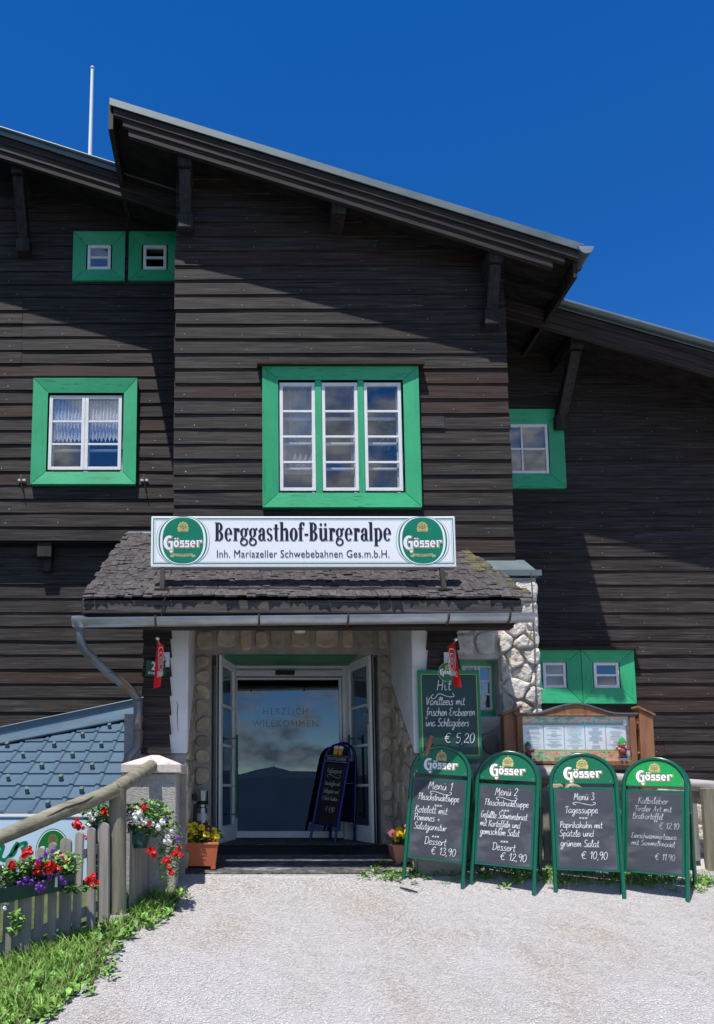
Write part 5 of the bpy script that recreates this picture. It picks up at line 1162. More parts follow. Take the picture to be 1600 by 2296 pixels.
# ------------------------------------------------------------------ A-boards
NAVY = M('navy_lacquer_tube', (.006, .008, .12), rough=.25, spec=.5); NAVYP = M('navy_panel', (.004, .006, .035), rough=.4)
def aboard(name, label, foot, yaw, w, h, tube, header, writing, chalk=CHALK, wm=None, frame=CABG, group=None, slate=SLATE, roll=0, lean=.20, depth=.50, crest_on=True, rear=True, zfix=None, wd=.0037):
    gx, gy = foot; t = thing(name, label, 'menu board', (gx, gy, gz(gx, gy) if zfix is None else zfix), radians(yaw), group, rot=(0, radians(roll), radians(yaw))); org[t.name] = Vector((0, 0, 0))
    ln = math.hypot(h, lean); vdir = Vector((0, lean / ln, h / ln)); ndir = Vector((0, -h / ln, lean / ln)); A = frameM((0, 0, 0), (1, 0, 0), vdir, ndir)
    R_ = w / 2
    def hoop(Mx, r=tube):
        pts = [(-R_, -.02, 0), (-R_, h * .3, 0), (-R_, ln - R_, 0)] + [(-R_ * cos(pi * k / 16), ln - R_ + R_ * sin(pi * k / 16), 0) for k in range(1, 17)] + [(R_, h * .3, 0), (R_, -.02, 0)]
        return MB().tube([Mx @ Vector(p) for p in pts], r, 10)
    hoop(A).build('tube_frame', frame, t, smooth=True, local=True)
    yd = depth; vd2 = Vector((0, -(depth - lean - .07) / ln, h / ln)).normalized(); B = frameM((0, yd, .0), (1, 0, 0), vd2, (0, 1, 0)) if rear else None
    if rear:
        B = frameM((0, yd, 0), (-1, 0, 0), vd2, Vector((-1, 0, 0)).cross(vd2)); hoop(B).build('rear_tube_frame', frame, t, smooth=True, local=True)
        MB().box(-R_ + tube, R_ - tube, .20, ln - R_ - .03, -.006, .006).xf(B).build('rear_panel', SIGNG if header is not NAVYP else NAVYP, t, local=True)
        for sx in (-1, 1): MB().bar(A @ Vector((sx * R_, h * .62, -.01)), B @ Vector((-sx * R_, h * .62, -.01)), .016, .004).build('hinge_strap', CHROME, t, local=True)
    r2 = R_ - tube * 1.15
    hv_ = [(r2 * cos(pi * k / 20), ln - R_ + r2 * sin(pi * k / 20), 0) for k in range(21)]
    hp = MB().prism([A @ Vector((x, y + .0, .004)) for x, y, _ in hv_], ndir * -.008).build('header_panel', header, t, local=True)
    for (x, y) in ((-r2 * .9, ln - R_ + .018), (r2 * .9, ln - R_ + .018), (0, ln - R_ + r2 * .93)): MB().lathe((0, 0, 0), [(0, .003), (.006, .002), (.007, 0)], 8).xf(A @ Matrix.Translation((x, y, .0045))).build('rivet', CHROME, t, local=True)
    v0, v1 = h * .168, ln - R_ - .035; xs_ = R_ - tube
    MB().box(-xs_, xs_, v0, v1, -.008, .002).xf(A).build('board_frame', frame, t, local=True, bevel=.002)
    MB().box(-xs_ + .018, xs_ - .018, v0 + .018, v1 - .018, .0005, .004).xf(A).build('slate', slate, t, local=True)
    if crest_on: crest(t, A, 0, ln - R_ + r2 * .70, w * .072, off=False, z=.0055)
    if wm: wordmark(t, A, 0, ln - R_ + r2 * .24, w * .60, off=False, z=.0055)
    sw, shh = (xs_ - .022), (v1 - v0 - .04); top = v1 - .02
    for it in writing:
        f = Flat()
        if it[0] == '~': _, x, y, ww, hh = it; swoosh(f, x * sw - ww * 1.8 * sw, top - y * shh, ww * 3.6 * sw, hh * shh, wd); f.build('chalk_flourish', chalk, t, A, off=False, z=.0048); continue
        s, x, y, ww, hh, al = it; hand(f, s, x * sw, top - y * shh, min(ww * 3.7, 1.93) * sw, hh * 1.45 * shh, wd, align=al)
        f.build('chalk_writing', chalk, t, A, off=False, z=.0048, label='chalk line reading ' + s if s != 'xxx' else None)
    return t, A, ln, r2, xs_
XX = lambda y, x=-.02, w=.085, h=.020: ('xxx', x, y, w, h, 'c')
m1 = [('Menü 1', .05, .115, .27, .040, 'c'), ('~', .08, .145, .24, .035), ('Fleischstrudelsuppe', .0, .26, .45, .034, 'c'), XX(.335, .02), ('Kotelett mit', -.93, .43, .36, .036, 'l'), ('Pommes +', -.95, .535, .29, .036, 'l'), ('Salatgarnitur', -.92, .645, .36, .034, 'l'), XX(.735, .0), ('Dessert', .0, .83, .24, .036, 'c'), ('€ 13,90', .35, .95, .27, .036, 'c')]
m2 = [('Menü 2', .0, .115, .24, .040, 'c'), ('~', .02, .145, .22, .035), ('Fleischstrudelsuppe', .02, .255, .46, .032, 'c'), XX(.325, .0), ('Gefüllte Schweinsbrust', -.96, .42, .485, .034, 'l'), ('mit Kartoffeln und', -.97, .53, .42, .033, 'l'), ('gemischtem Salat', -.95, .635, .41, .033, 'l'), XX(.725, .02), ('Dessert', .0, .825, .24, .035, 'c'), ('€ 12,90', .38, .945, .27, .036, 'c')]
m3 = [('Menü 3', .0, .13, .20, .036, 'c'), ('~', .0, .165, .22, .03), ('Tagessuppe', -.12, .30, .32, .034, 'c'), XX(.375, -.05), ('Paprikahuhn mit', -.92, .49, .41, .032, 'l'), ('Spätzle und', -.95, .60, .33, .032, 'l'), ('grünem Salat', -.93, .73, .37, .034, 'l'), ('€ 10,90', .25, .88, .25, .036, 'c')]
m4 = [('Kalbsleber', -.05, .145, .31, .032, 'c'), ('Tiroler Art mit', -.05, .245, .38, .028, 'c'), ('Bratkartoffel', -.25, .345, .31, .030, 'c'), ('€ 12.10', .55, .46, .20, .030, 'c'), ('Eierschwammerlsauce', -.02, .59, .46, .026, 'c'), ('mit Semmelknödel', -.05, .68, .44, .026, 'c'), ('€ 11.90', .40, .85, .20, .030, 'c')]
def foot(px, py): g = ground_at(px, py); return (g.x, g.y)
HB = 1.13
gr = 'green folding menu boards along the wall'
aboard('menu_board', 'green chalk A-board headed Menü 1, furthest left by the doorway', foot(969, 1982), -26, .485, HB + .02, .0165, SIGNG, m1, roll=4.2, lean=.15, group=gr, wm=True)
aboard('menu_board', 'green chalk A-board headed Menü 2, second from the doorway', foot(1124.5, 1996), -27, .485, HB, .0165, SIGNG, m2, roll=3.4, group=gr, wm=True)
aboard('menu_board', 'green chalk A-board headed Menü 3, facing straight ahead beneath the menu case', foot(1321, 2007), -22, .495, HB, .0165, SIGNG, m3, chalk=CHALK, group=gr, wm=True, wd=.0035)
aboard('menu_board', 'green chalk A-board with brighter header and faint calf liver writing, at the right end', foot(1466, 2013), -37, .455, HB - .03, .0165, SIGNG2, m4, roll=1.6, chalk=CHALKF, group=gr, wm=True, wd=.0035)
# the blue board inside the doorway
pc = P(718, 1885, 7.78)
pw_ = [('Kaffeejause', .0, .15, .42, .030, 'c'), ('~', .0, .19, .40, .04), ('Hauskaffee mit', .0, .36, .44, .026, 'c'), ('Schlagobers und', .0, .49, .44, .026, 'c'), ('1 Stück Kuchen', .0, .61, .44, .026, 'c'), ('€ 4,90', .2, .80, .25, .032, 'c')]
t, A, ln, r2, xs_ = aboard('beer_board', 'narrow navy blue chalk A-board with two beer glasses, standing inside the open doors', (pc.x + .02, 7.80), -44, .31, 1.00, .014, NAVYP, pw_, roll=5, chalk=CHALKD, frame=NAVY, lean=.20, depth=.34, crest_on=False, zfix=1.066, slate=M('black_slate', (.012, .011, .012), rough=.6), wd=.004)
AMB = M('amber_print', (.62, .28, .02), (.75, .42, .05), rough=.5); FOAM = M('foam_print', (.75, .72, .62), rough=.6)
for sx in (-.030, .032):
    f = Flat(); cx_ = sx; b0 = ln - .31 / 2 + .045; f.poly([(cx_ - .022, b0), (cx_ + .022, b0), (cx_ + .030, b0 + .075), (cx_ - .030, b0 + .075)]); f.build('beer_glass_print', AMB, t, A, off=False, z=.005)
    f = Flat(); f.E(cx_, b0 + .078, .032, .018, n=14); f.build('foam_print', FOAM, t, A, off=False, z=.0058)
f = Flat(); f.R(-xs_, ln - .31 / 2 + .030, xs_, ln - .31 / 2 + .034); f.R(-xs_, ln - .31 / 2 - .034, xs_, ln - .31 / 2 - .030); f.build('silver_rule', GREYP, t, A, off=False, z=.006)
f = Flat(); f.R(-xs_, ln - .31 / 2 - .030, xs_, ln - .31 / 2 + .030); f.build('name_band', NAVYP, t, A, off=False, z=.005)
text(t, A, 'PUNTIGAMER', 0, ln - .31 / 2 - .018, w=xs_ * 1.7, h=.036, mat=GREYP, bold=.01, shear=.15, z=.0065, off=False)
# welcome lettering on the glass
GM = FRONT((0, YDR + .026, 0)); gl = glassmat('grey_vinyl', .0, (.42, .44, .48))
def glasstext(s, px0, px1, pyb, h, parent, Y=YDR + .026):
    a, b = P(px0, pyb, Y), P(px1, pyb - h, Y); text(parent, FRONT((0, Y, 0)), s, a.x, a.z, w=b.x - a.x, h=b.z - a.z, mat=gl, z=.001, align='l', name='welcome_lettering', spacing=1.2)
glasstext('HERZLICH', 590, 690, 1601, 15, sd_); glasstext('WILLKOMMEN', 566, 712, 1629, 15, sd_)
glasstext('HERZLICH', 572, 633, 1671, 9, iw, 9.6); glasstext('WILLKOMMEN', 556, 646, 1690, 9, iw, 9.6)
# ------------------------------------------------------------------ wall chalkboard
YH = 6.56; h0, h1 = P(941, 1701, YH), P(1074, 1502, YH); hb = thing('wall_chalkboard', 'tall green-framed chalkboard offering vanilla ice cream, hung on the right porch pier', 'chalkboard', ((h0.x + h1.x) / 2, YH, h0.z))
MB().box(h0.x, h1.x, YH, YH + .02, h0.z, h1.z).build('frame', SIGNG2 if False else M('mid_green_print', (.006, .20, .070), rough=.4), hb, bevel=.003)
bx0, bx1, bz0, bz1 = h0.x + .026, h1.x - .026, h0.z + .03, h1.z - .034
MB().box(bx0, bx1, YH - .001, YH + .003, bz0, bz1).build('slate', SLATEG, hb)
HM = FRONT((0, YH - .001, 0)); f = Flat(); outline(f, bx0, bz0, bx1, bz1, .005); f.build('gold_rule', GOLDP, hb, HM)
cx_, cz_ = P(1004, 1507, YH).x, P(1004, 1507, YH).z
f = Flat(); f.E(cx_, cz_, .088, .088, n=36); f.build('emblem', SIGNG, hb, HM, z=.004); f = Flat(); f.E(cx_, cz_, .088, .088, .084, .084, n=36); f.build('gold_rule', GOLDP, hb, HM, z=.0045)
crest(hb, HM, cx_, cz_ + .045, .02, z=.005); wordmark(hb, HM, cx_, cz_ - .012, .15, z=.005)
f = Flat(); hw = bx1 - bx0; hx = lambda px: P(px, 1600, YH).x; hz = lambda py: PZ(py, YH)
hw_ = 1
hand(f, 'Hit', hx(980), hz(1547), hx(1003) - hx(980) + .04, .050, .006); f.stroke(catmull([(hx(972), hz(1556)), (hx(966), hz(1563)), (hx(974), hz(1566)), (hx(985), hz(1555)), (hx(1003), hz(1561)), (hx(1018), hz(1561)), (hx(1015), hz(1553))], 4), .006)

for s_l, xa_, yb_, xb_, h_l in (('Vanilleeis mit', 955, 1580, 1042, .038), ('frischen Erdbeeren', 955, 1604, 1064, .038), ('und Schlagobers', 953, 1628, 1050, .038), ('€ 5,20', 994, 1665, 1062, .046)):
    f2 = Flat(); hand(f2, s_l, hx(xa_), hz(yb_), hx(xb_) - hx(xa_), h_l, .0055); f2.build('chalk_writing', CHALK, hb, HM, z=.005, label='chalk line reading ' + s_l)

f.build('chalk_writing', CHALK, hb, HM, z=.005)
# house number plate
q0, q1 = P(327, 1515, YF - .055), P(371, 1480, YF - .055); pl = thing('house_number_plate', 'small green enamel house number plate behind the left red flag', 'sign', ((q0.x + q1.x) / 2, YF - .05, q0.z))
MB().box(q0.x, q1.x, YF - .055, YF - .047, q0.z, q1.z).build('plate', M('bottle_green_enamel', (.006, .07, .022), rough=.3), pl, bevel=.001)
PM = FRONT((0, YF - .0555, 0)); text(pl, PM, '2', (q0.x + q1.x) / 2 - .02, q0.z + .055, w=.035, h=.070, mat=WHITE, bold=.02); text(pl, PM, 'Bürgeralpe', (q0.x + q1.x) / 2, q0.z + .018, w=.13, h=.022, mat=WHITE, bold=.01)
# ------------------------------------------------------------------ flags
def flag(label, ball, tl, tr, br_, bl_, base):
    t = thing('ice_cream_flag', label, 'flag', tuple(base), group='red ice cream flags on the porch piers')
    MB().tube([base, ball], .006, 8).build('pole', CHROME, t, smooth=True); MB().sphere(ball, .018, 10, 8).build('finial', CHROME, t, smooth=True)
    MB().box(base[0] - .03, base[0] + .03, base[1] + .0, base[1] + .012, base[2] - .05, base[2] + .08).build('bracket', ALU, t)
    n, m = 8, 10; vs = []
    nrm = (tr - tl).cross(bl_ - tl).normalized()
    for j in range(m + 1):
        for i in range(n + 1):
            a = i / n; b = j / m; p = tl.lerp(tr, a).lerp(bl_.lerp(br_, a), b); vs.append(p + nrm * .008 * sin(a * 5 + b * 2))
    MB().add(vs, [(j * (n + 1) + i, j * (n + 1) + i + 1, (j + 1) * (n + 1) + i + 1, (j + 1) * (n + 1) + i) for j in range(m) for i in range(n)]).build('cloth', FLAGR, t, smooth='all', fix=False)
    u = (tr - tl); wd = (br_ - bl_).length; un = (br_ - bl_).normalized(); dn = (bl_ - tl).normalized(); up = -dn
    nn_ = un.cross(up).normalized()
    o = tl.lerp(bl_, .0); Mx = frameM(tl.lerp(tr, .5).lerp(bl_.lerp(br_, .5), .40), un, (up - un * up.dot(un)).normalized(), nn_)
    for sgn in (1,):
        f = Flat(); 
        for sc_ in (1.0, .62, .26):
            for sx in (-1, 1): f.stroke([(sx * wd * .40 * sc_ * (sin(k / 14 * pi) ** .8 if k < 14 else 0) * (1 if k < 9 else 1), (wd * .62 * sc_) * (cos(k / 14 * pi) * 1.05 - .1) + (wd * .12 * sc_ * sin(k / 14 * pi))) for k in range(15)], .008)
        f.build('heart_emblem', WHITE, t, Mx, z=.012)
    Mt = frameM(tl.lerp(tr, .5).lerp(bl_.lerp(br_, .5), .70), un, (up - un * up.dot(un)).normalized(), nn_)
    text(t, Mt, 'ESKIMO', 0, -.02, w=wd * .86, h=.045, mat=WHITE, bold=.02, z=.012)
flag('red ice cream flag on the right pier, hanging over the chalkboard', P(1021.5, 1433, 6.22), P(1003, 1449, 6.38), P(1020, 1436, 6.22), P(1033, 1541, 6.22), P(1013, 1536, 6.38), P(1003, 1482, 6.56))
flag('red ice cream flag on the left pier, hanging over the house number', P(353, 1431, 6.22), P(353, 1434, 6.22), P(366, 1447, 6.40), P(361, 1538, 6.40), P(346, 1543, 6.22), P(372, 1482, 6.57))
# ------------------------------------------------------------------ menu display case
YM = 6.98; mc = thing('menu_case', 'brown wooden glazed menu case with arched top on two posts beside the stone corner', 'display case', (P(1290, 1700, YM).x, YM, gz(3, YM)))
c0, c1 = P(1162, 1716, YM - .06), P(1424, 1602, YM - .06)
CX0, CX1, CZ0, CZ1 = c0.x, c1.x, c0.z, PZ(1605, YM - .06)
fw = .055; dpth = .14; ya = YM - .06; yb2 = ya + dpth
cf = MB(); cf.box(CX0, CX0 + fw, ya, yb2, CZ0, CZ1); cf.box(CX1 - fw, CX1, ya, yb2, CZ0, CZ1); cf.box(CX0 + fw, CX1 - fw, ya, yb2, CZ0, CZ0 + .045); cf.box(CX0 + fw, CX1 - fw, ya, yb2, CZ1 - .0, CZ1 + .02)
cf.build('case_frame', MENUW, mc, bevel=.004)
def archz(t):   # t 0..1 across
    q = abs(t - .5) * 2; return PZ(1604, ya) - CZ1 + (.0 if q > .72 else .093 * (cos(q / .72 * pi) + 1) / 2)
ap = [(CX0 - .02 + (CX1 - CX0 + .04) * k / 28, ya + .004, CZ1 + .012 + archz(k / 28)) for k in range(29)]
MB().prism([(CX0, ya + .004, CZ1)] + ap + [(CX1, ya + .004, CZ1)], (0, .03, 0)).build('arched_board', MENUW, mc)
am = MB()
for a, b in zip(ap, ap[1:]): am.bar((a[0], ya + .07, a[2] + .008), (b[0] + .001, ya + .07, b[2] + .008), .16, .014)
am.build('roof_capping', ZINC, mc)
MB().box(CX0 + fw, CX1 - fw, ya + .044, yb2, CZ0 + .045, CZ1).build('back_panel', MENUW, mc)
for (px0, px1, sg) in ((1127, 1165, 1), (1431, 1462, -1)):
    a, b = P(px0, 1650, YM), P(px1, 1650, YM); ztp = PZ(1598 if sg > 0 else 1598, YM)
    MB().prism([(a.x, YM - .03, gz(3, YM) - .05), (b.x, YM - .03, gz(3, YM) - .05), (b.x, YM - .03, ztp + (.06 if sg > 0 else -.01) - .02), (a.x, YM - .03, ztp + (-.01 if sg > 0 else .06) - .02)], (0, .09, 0)).build('post', MENUW, mc, bevel=.004)
    MB().bar((a.x - .015, YM + .015, ztp + (-.02 if sg > 0 else .055)), (b.x + .015, YM + .015, ztp + (.055 if sg > 0 else -.02)), .12, .018).build('post_cap', MENUW, mc)
    xa, xb = (b.x, CX0) if sg > 0 else (CX1, a.x)
    for py in (1621, 1688): MB().tube([(xa - .01, YM, PZ(py, YM)), (xb + .01, YM, PZ(py, YM))], .012, 8).build('dowel', MENUW, mc, smooth=True)
IX0, IX1, IZ0, IZ1 = CX0 + fw, CX1 - fw, CZ0 + .045, CZ1; yi2 = ya + .042; IM = FRONT((0, yi2, 0)); IW, IH = IX1 - IX0, IZ1 - IZ0
POST = bpy.data.materials.new('flower_poster_print'); POST.use_nodes = True; pt = POST.node_tree; pb = pt.nodes['Principled BSDF']; pb.inputs['Roughness'].default_value = .5
vo = pt.nodes.new('ShaderNodeTexNoise'); vo.inputs['Scale'].default_value = 16; vo.inputs['Detail'].default_value = 3; tcn = pt.nodes.new('ShaderNodeTexCoord'); mpn = pt.nodes.new('ShaderNodeMapping'); mpn.inputs['Scale'].default_value = (1, 1, 1.6)
pt.links.new(tcn.outputs['Object'], mpn.inputs[0]); pt.links.new(mpn.outputs[0], vo.inputs['Vector']); rp = pt.nodes.new('ShaderNodeValToRGB'); cr_ = rp.color_ramp
cr_.elements[0].position = .38; cr_.elements[0].color = (.02, .16, .03, 1); cr_.elements[1].position = .62; cr_.elements[1].color = (.85, .10, .02, 1)
for p_, c_ in ((.44, (.14, .42, .08, 1)), (.50, (.45, .62, .35, 1)), (.55, (.9, .35, .12, 1))): e = cr_.elements.new(p_); e.color = c_
pt.links.new(vo.outputs[0], rp.inputs[0]); pt.links.new(rp.outputs[0], pb.inputs['Base Color'])
MB().box(IX0, IX1, yi2 - .002, yi2, IZ0, IZ0 + IH * .22).build('flower_poster', POST, mc); MB().box(IX0, IX1, yi2 - .002, yi2, IZ1 - IH * .20, IZ1).build('flower_poster', POST, mc)
f = Flat(); f.R(IX0, IZ0 + IH * .21, IX1, IZ0 + IH * .245); f.build('yellow_strip', M('lime_print', (.65, .72, .05), rough=.5), mc, IM, z=.003)
sheetw = IW * .188; lnmat = M('grey_text_print', (.30, .33, .38), rough=.6); lr = random.Random(9)
for k in range(5):
    x0 = IX0 + .012 + k * (sheetw + .006); MB().box(x0, x0 + sheetw, yi2 - .006 - .001 * (k % 2), yi2 - .004, IZ0 + IH * .25, IZ0 + IH * .82).build('menu_sheet', PAPER, mc)
    f = Flat(); MB().box(x0, x0 + sheetw, yi2 - .008, yi2 - .0075, IZ0 + IH * .80, IZ0 + IH * .86).build('sheet_heading', POTG, mc)
    for q in range(17):
        if lr.random() < .12: continue
        lw_ = sheetw * lr.uniform(.25, .8); cc = x0 + sheetw / 2; yy = IZ0 + IH * (.28 + .50 * q / 17); f.R(cc - lw_ / 2, yy, cc + lw_ / 2, yy + .0045)
    f.build('menu_print', lnmat, mc, IM, z=.009)
MB().box(IX1 - .05, IX1 - .02, ya + .02, ya + .03, IZ0 + IH * .80, IZ0 + IH * .93).build('lock', ALU, mc); MB().box(IX1 - .035, IX1 - .005, ya + .02, ya + .03, IZ0 + IH * .1, IZ0 + IH * .25).build('lock', ALU, mc)
MB().add([(IX0, ya + .012, IZ0), (IX1, ya + .012, IZ0), (IX1, ya + .012, IZ1), (IX0, ya + .012, IZ1)], [(0, 1, 2, 3)]).build('glass', glassmat('case_glass', .12, (1, 1, 1)), mc, fix=False)
SKIN = M('plush_skin', (.50, .30, .20), rough=.9); PLR = M('plush_red', (.30, .06, .07), rough=.9); PLG = M('plush_green', (.01, .28, .07), rough=.9)
def doll(px, py, s, label, fem=1):
    c = P(px, py, ya + .004); t = thing('plush_doll', label, 'doll', tuple(c), group='plush dolls in the menu case')
    MB().sphere(c + Vector((0, 0, .035 * s)), .036 * s, 10, 8, (1, .8, 1.1)).build('body', PLR, t, smooth='all'); MB().sphere(c + Vector((0, -.004, .098 * s)), .032 * s, 12, 9).sphere(c + Vector((.004, -.036 * s, .094 * s)), .009 * s, 8, 6).build('head', SKIN, t, smooth='all')
    MB().lathe(tuple(c + Vector((0, 0, .112 * s))), [(.036 * s, 0), (.030 * s, .012 * s), (.022 * s, .032 * s), (.004 * s, .052 * s)], 12).build('pointed_hat', PLG, t, smooth='all')
    for sx in (-1, 1):
        MB().tube([c + Vector((sx * .025 * s, 0, .055 * s)), c + Vector((sx * .055 * s, -.012, .05 * s)), c + Vector((sx * .062 * s, -.02, .075 * s))], [.012 * s, .010 * s, .009 * s], 8).build('arm', PLR if sx > 0 else SKIN, t, smooth=True)
        MB().tube([c + Vector((sx * .018 * s, 0, .006)), c + Vector((sx * .022 * s, -.018, -.022 * s))], [.014 * s, .012 * s], 8).build('leg', M('plush_navy', (.02, .02, .05), rough=.9), t, smooth=True)
        MB().sphere(c + Vector((sx * .012 * s, -.030 * s, .104 * s)), .004 * s, 6, 5).build('eye', BLACK, t)
doll(1184, 1694, .80, 'small plush doll in a green hat at the left end of the menu case'); doll(1396, 1692, 1.0, 'larger plush doll in a green hat at the right end of the menu case')
# ------------------------------------------------------------------ fence and wall behind the boards
YW = 6.80; rf_ = thing('right_log_fence', 'weathered grey log fence behind the row of menu boards', 'fence', (3, YW, gz(3, YW)))
MB().tube([(P(1085, 1722, YW).x, YW, PZ(1722, YW)), P(1215, 1735, YW), P(1400, 1748, YW), P(1760, 1775, YW)], [.052, .05, .055, .05], 12).build('rail', M('bleached_log', (.22, .20, .18), (.44, .41, .38), rough=.85, scale=(2, 22, 22), bump=.6, bscale=(3, 40, 40), bdist=.006), rf_, smooth=True)
MB().box(P(1100, 1700, YW).x, P(1760, 1700, YW).x, YW + .06, YW + .10, PZ(1790, YW), PZ(1772, YW)).build('lower_rail', PICKET, rf_)
x = P(1140, 1800, YW).x; k = 0
while x < P(1740, 1800, YW).x:
    wd = .055 if k % 3 else .075; zt_ = PZ(1782 + 4 * (k % 2), YW); zb_ = gz(x, YW) + .05
    if not (P(1560, 1800, YW).x < x < P(1610, 1800, YW).x):
        MB().prism([(x, YW + .0, zb_), (x + wd, YW + .0, zb_), (x + wd, YW + .0, zt_ - wd / 2)] + [(x + wd / 2 + wd / 2 * cos(a), YW + .0, zt_ - wd / 2 + wd / 2 * sin(a)) for a in [pi * q / 6 for q in range(1, 6)]] + [(x, YW, zt_ - wd / 2)], (0, .022, 0)).build('picket', PICKET, rf_)
    x += wd + .085; k += 1
a, b = P(1573, 1765, YW - .08), P(1607, 1765, YW - .08)
MB().box(a.x, b.x, YW - .10, YW - .04, gz(a.x, YW) - .05, a.z + .0).build('post', LOGZ, rf_, bevel=.01)
lwl = thing('low_stone_wall', 'low pale rubble wall behind the menu boards', 'wall', (3.3, 7.1, gz(3, 7.1)))
wb = MB().box(XC1 - .1, 6.5, 7.10, 7.5, .5, PZ(1752, 7.1)).build('mortar_core', MORTARW, lwl)
rubble(wb, (XC1 - .08, 7.10, .78), U, V_, NF, 3.4, PZ(1752, 7.1) - .80, .24, .17, .04, STONEW, 61, bulge=.05, rough=.014)
wb2 = MB().box(XPR + .0, XC1 + .2, 6.92, 7.36, .7, PZ(1712, 6.92)).build('mortar_core', MORTARW, lwl)
rubble(wb2, (XPR + .0, 6.92, .78), U, V_, NF, XC1 + .2 - XPR, PZ(1712, 6.92) - .80, .24, .17, .03, STONE, 62, bulge=.04, rough=.012)
# ------------------------------------------------------------------ gate pillar and left log fence
pp = thing('gate_pillar', 'square roughcast gate pillar with a pale cast stone cap', 'pillar', (P(338, 1900, 6.15).x, 6.3, gz(-.7, 6.3)))
a, b = P(277, 1733, 6.14), P(395, 1733, 6.14)
MB().box(a.x, b.x, 6.14, 6.48, .4, a.z).build('shaft', ROUGHC, pp, bevel=.008)
a, b = P(271, 1732, 6.10), P(406, 1712, 6.10); z1 = b.z; ym = 6.37; xm = (a.x + b.x) / 2; pk = PZ(1691, 6.30)
vs = [(a.x, 6.10, a.z), (b.x, 6.10, a.z), (b.x, 6.64, a.z), (a.x, 6.64, a.z), (a.x, 6.10, z1), (b.x, 6.10, z1), (b.x, 6.64, z1), (a.x, 6.64, z1), (xm - .03, ym, pk), (xm + .03, ym, pk)]
MB().add(vs, [(0, 3, 2, 1), (0, 1, 5, 4), (1, 2, 6, 5), (2, 3, 7, 6), (3, 0, 4, 7), (4, 5, 9, 8), (5, 6, 9), (6, 7, 8, 9), (7, 4, 8)]).build('cap', CAPST, pp, bevel=.006)
fc = thing('left_log_fence', 'log handrail fence with rounded pickets leading up to the gate pillar', 'fence', tuple(ground_at(262, 2062)))
PB = ground_at(262, 2064); YPp = PB.y
MB().tube([(PB.x, YPp, PB.z), (P(264, 1766, YPp).x, YPp, P(264, 1766, YPp).z)], [.066, .062], 14).build('post', LOGZ, fc, smooth=True)
MB().lathe(tuple(PB), [(.095, -.1), (.095, .035), (.088, .05), (0, .05)], 16).build('concrete_foot', ROUGHC, fc, smooth=True)
r1 = [P(340, 1716, 6.10), P(300, 1742, 5.80), P(256, 1770, 5.48)]
MB().tube(r1, [.050, .052, .052], 14).build('rail', LOG, fc, smooth=True)
MB().tube([P(250, 1768, 5.47) + Vector((0, -.049, .01)), P(190, 1797, 5.38) + Vector((0, -.052, 0)), P(150, 1812, 5.34) + Vector((0, -.054, .008)), P(70, 1850, 5.24) + Vector((0, -.052, -.002)), P(-20, 1885, 5.1) + Vector((0, -.050, 0))], [.001, .005, .004, .006, .004], 5).build('drying_crack', BLACK, fc)
pL = P(0, 1877, 5.12); pL2 = pL + (pL - P(262, 1770, 5.50)) * .5
r2_ = [P(264, 1768, 5.46), P(200, 1795, 5.40), P(130, 1822, 5.32), P(60, 1852, 5.22), pL, pL2]
MB().tube(r2_, [.052, .053, .056, .053, .051, .053], 14).build('rail', LOG, fc, smooth=True)
MB().tube([(PB.x + .0, YPp + .12, PB.z - .1), (PB.x - .03, YPp + .12, PB.z + .92)], .055, 12).build('rear_post', LOGZ, fc, smooth=True)
pk_ = [(675, 135, 765, 70), (595, 170, 812, 50), (518, 196, 848, 50), (428, 235, 885, 70), (341, 268, 935, 48), (265, 300, 975, 50), (163, 335, 1020, 78), (65, 370, 1060, 58), (-30, 405, 1100, 60), (-120, 440, 1140, 60)]
rl_pts = []
for (cx, ty_, by_, wz) in pk_:
    Yk = 5.42 - (675 - cx) / 610 * .38
    k = 2.2857 * 1.28; cxp = cx / k; top = P(cxp, (2300 + ty_ / 2.2857) / 1.28, Yk); bot = P(cxp, (2300 + by_ / 2.2857) / 1.28, Yk); wd = wz / k / 1700 * Yk
    x = top.x; zt_ = top.z; zb_ = bot.z - .03; rl_pts.append((x, Yk, zt_, zb_))
    lnn = rng.uniform(-.012, .012)
    pts = [(x - wd / 2 + lnn, Yk, zb_), (x + wd / 2 + lnn, Yk, zb_), (x + wd / 2, Yk, zt_ - wd / 2)] + [(x + wd / 2 * cos(a), Yk, zt_ - wd / 2 + wd / 2 * sin(a)) for a in [pi * q / 8 for q in range(1, 8)]] + [(x - wd / 2, Yk, zt_ - wd / 2)]
    MB().prism(pts, (.008, .022, 0)).build('picket', PICKET, fc, bevel=.002)
A_, B_ = rl_pts[0], rl_pts[-1]
for fr_ in (.22, .80):
    z0, z1 = A_[3] + (A_[2] - A_[3]) * (1 - fr_), B_[3] + (B_[2] - B_[3]) * (1 - fr_)
    MB().bar((A_[0] + .13, A_[1] + .05 + .13 * (A_[1] - B_[1]) / (A_[0] - B_[0]), z0 + .03), (B_[0], B_[1] + .04, z1), .03, .06).build('picket_rail', PICKET, fc)
for k in range(15):     # pickets between the post and the pillar, seen edge on
    t = (k + .8) / 15; y = YPp + .1 + (6.10 - YPp - .1) * t; x = PB.x + .06 + (P(330, 1900, 6.1).x - PB.x - .06) * t; zb_ = gz(x, y) + .02; zt_ = zb_ + .60 + .1 * t
    MB().prism([(x, y, zb_), (x, y + .05, zb_), (x, y + .05, zt_ - .02), (x, y + .025, zt_), (x, y, zt_ - .02)], (.018, 0, 0)).build('picket', PICKET, fc)
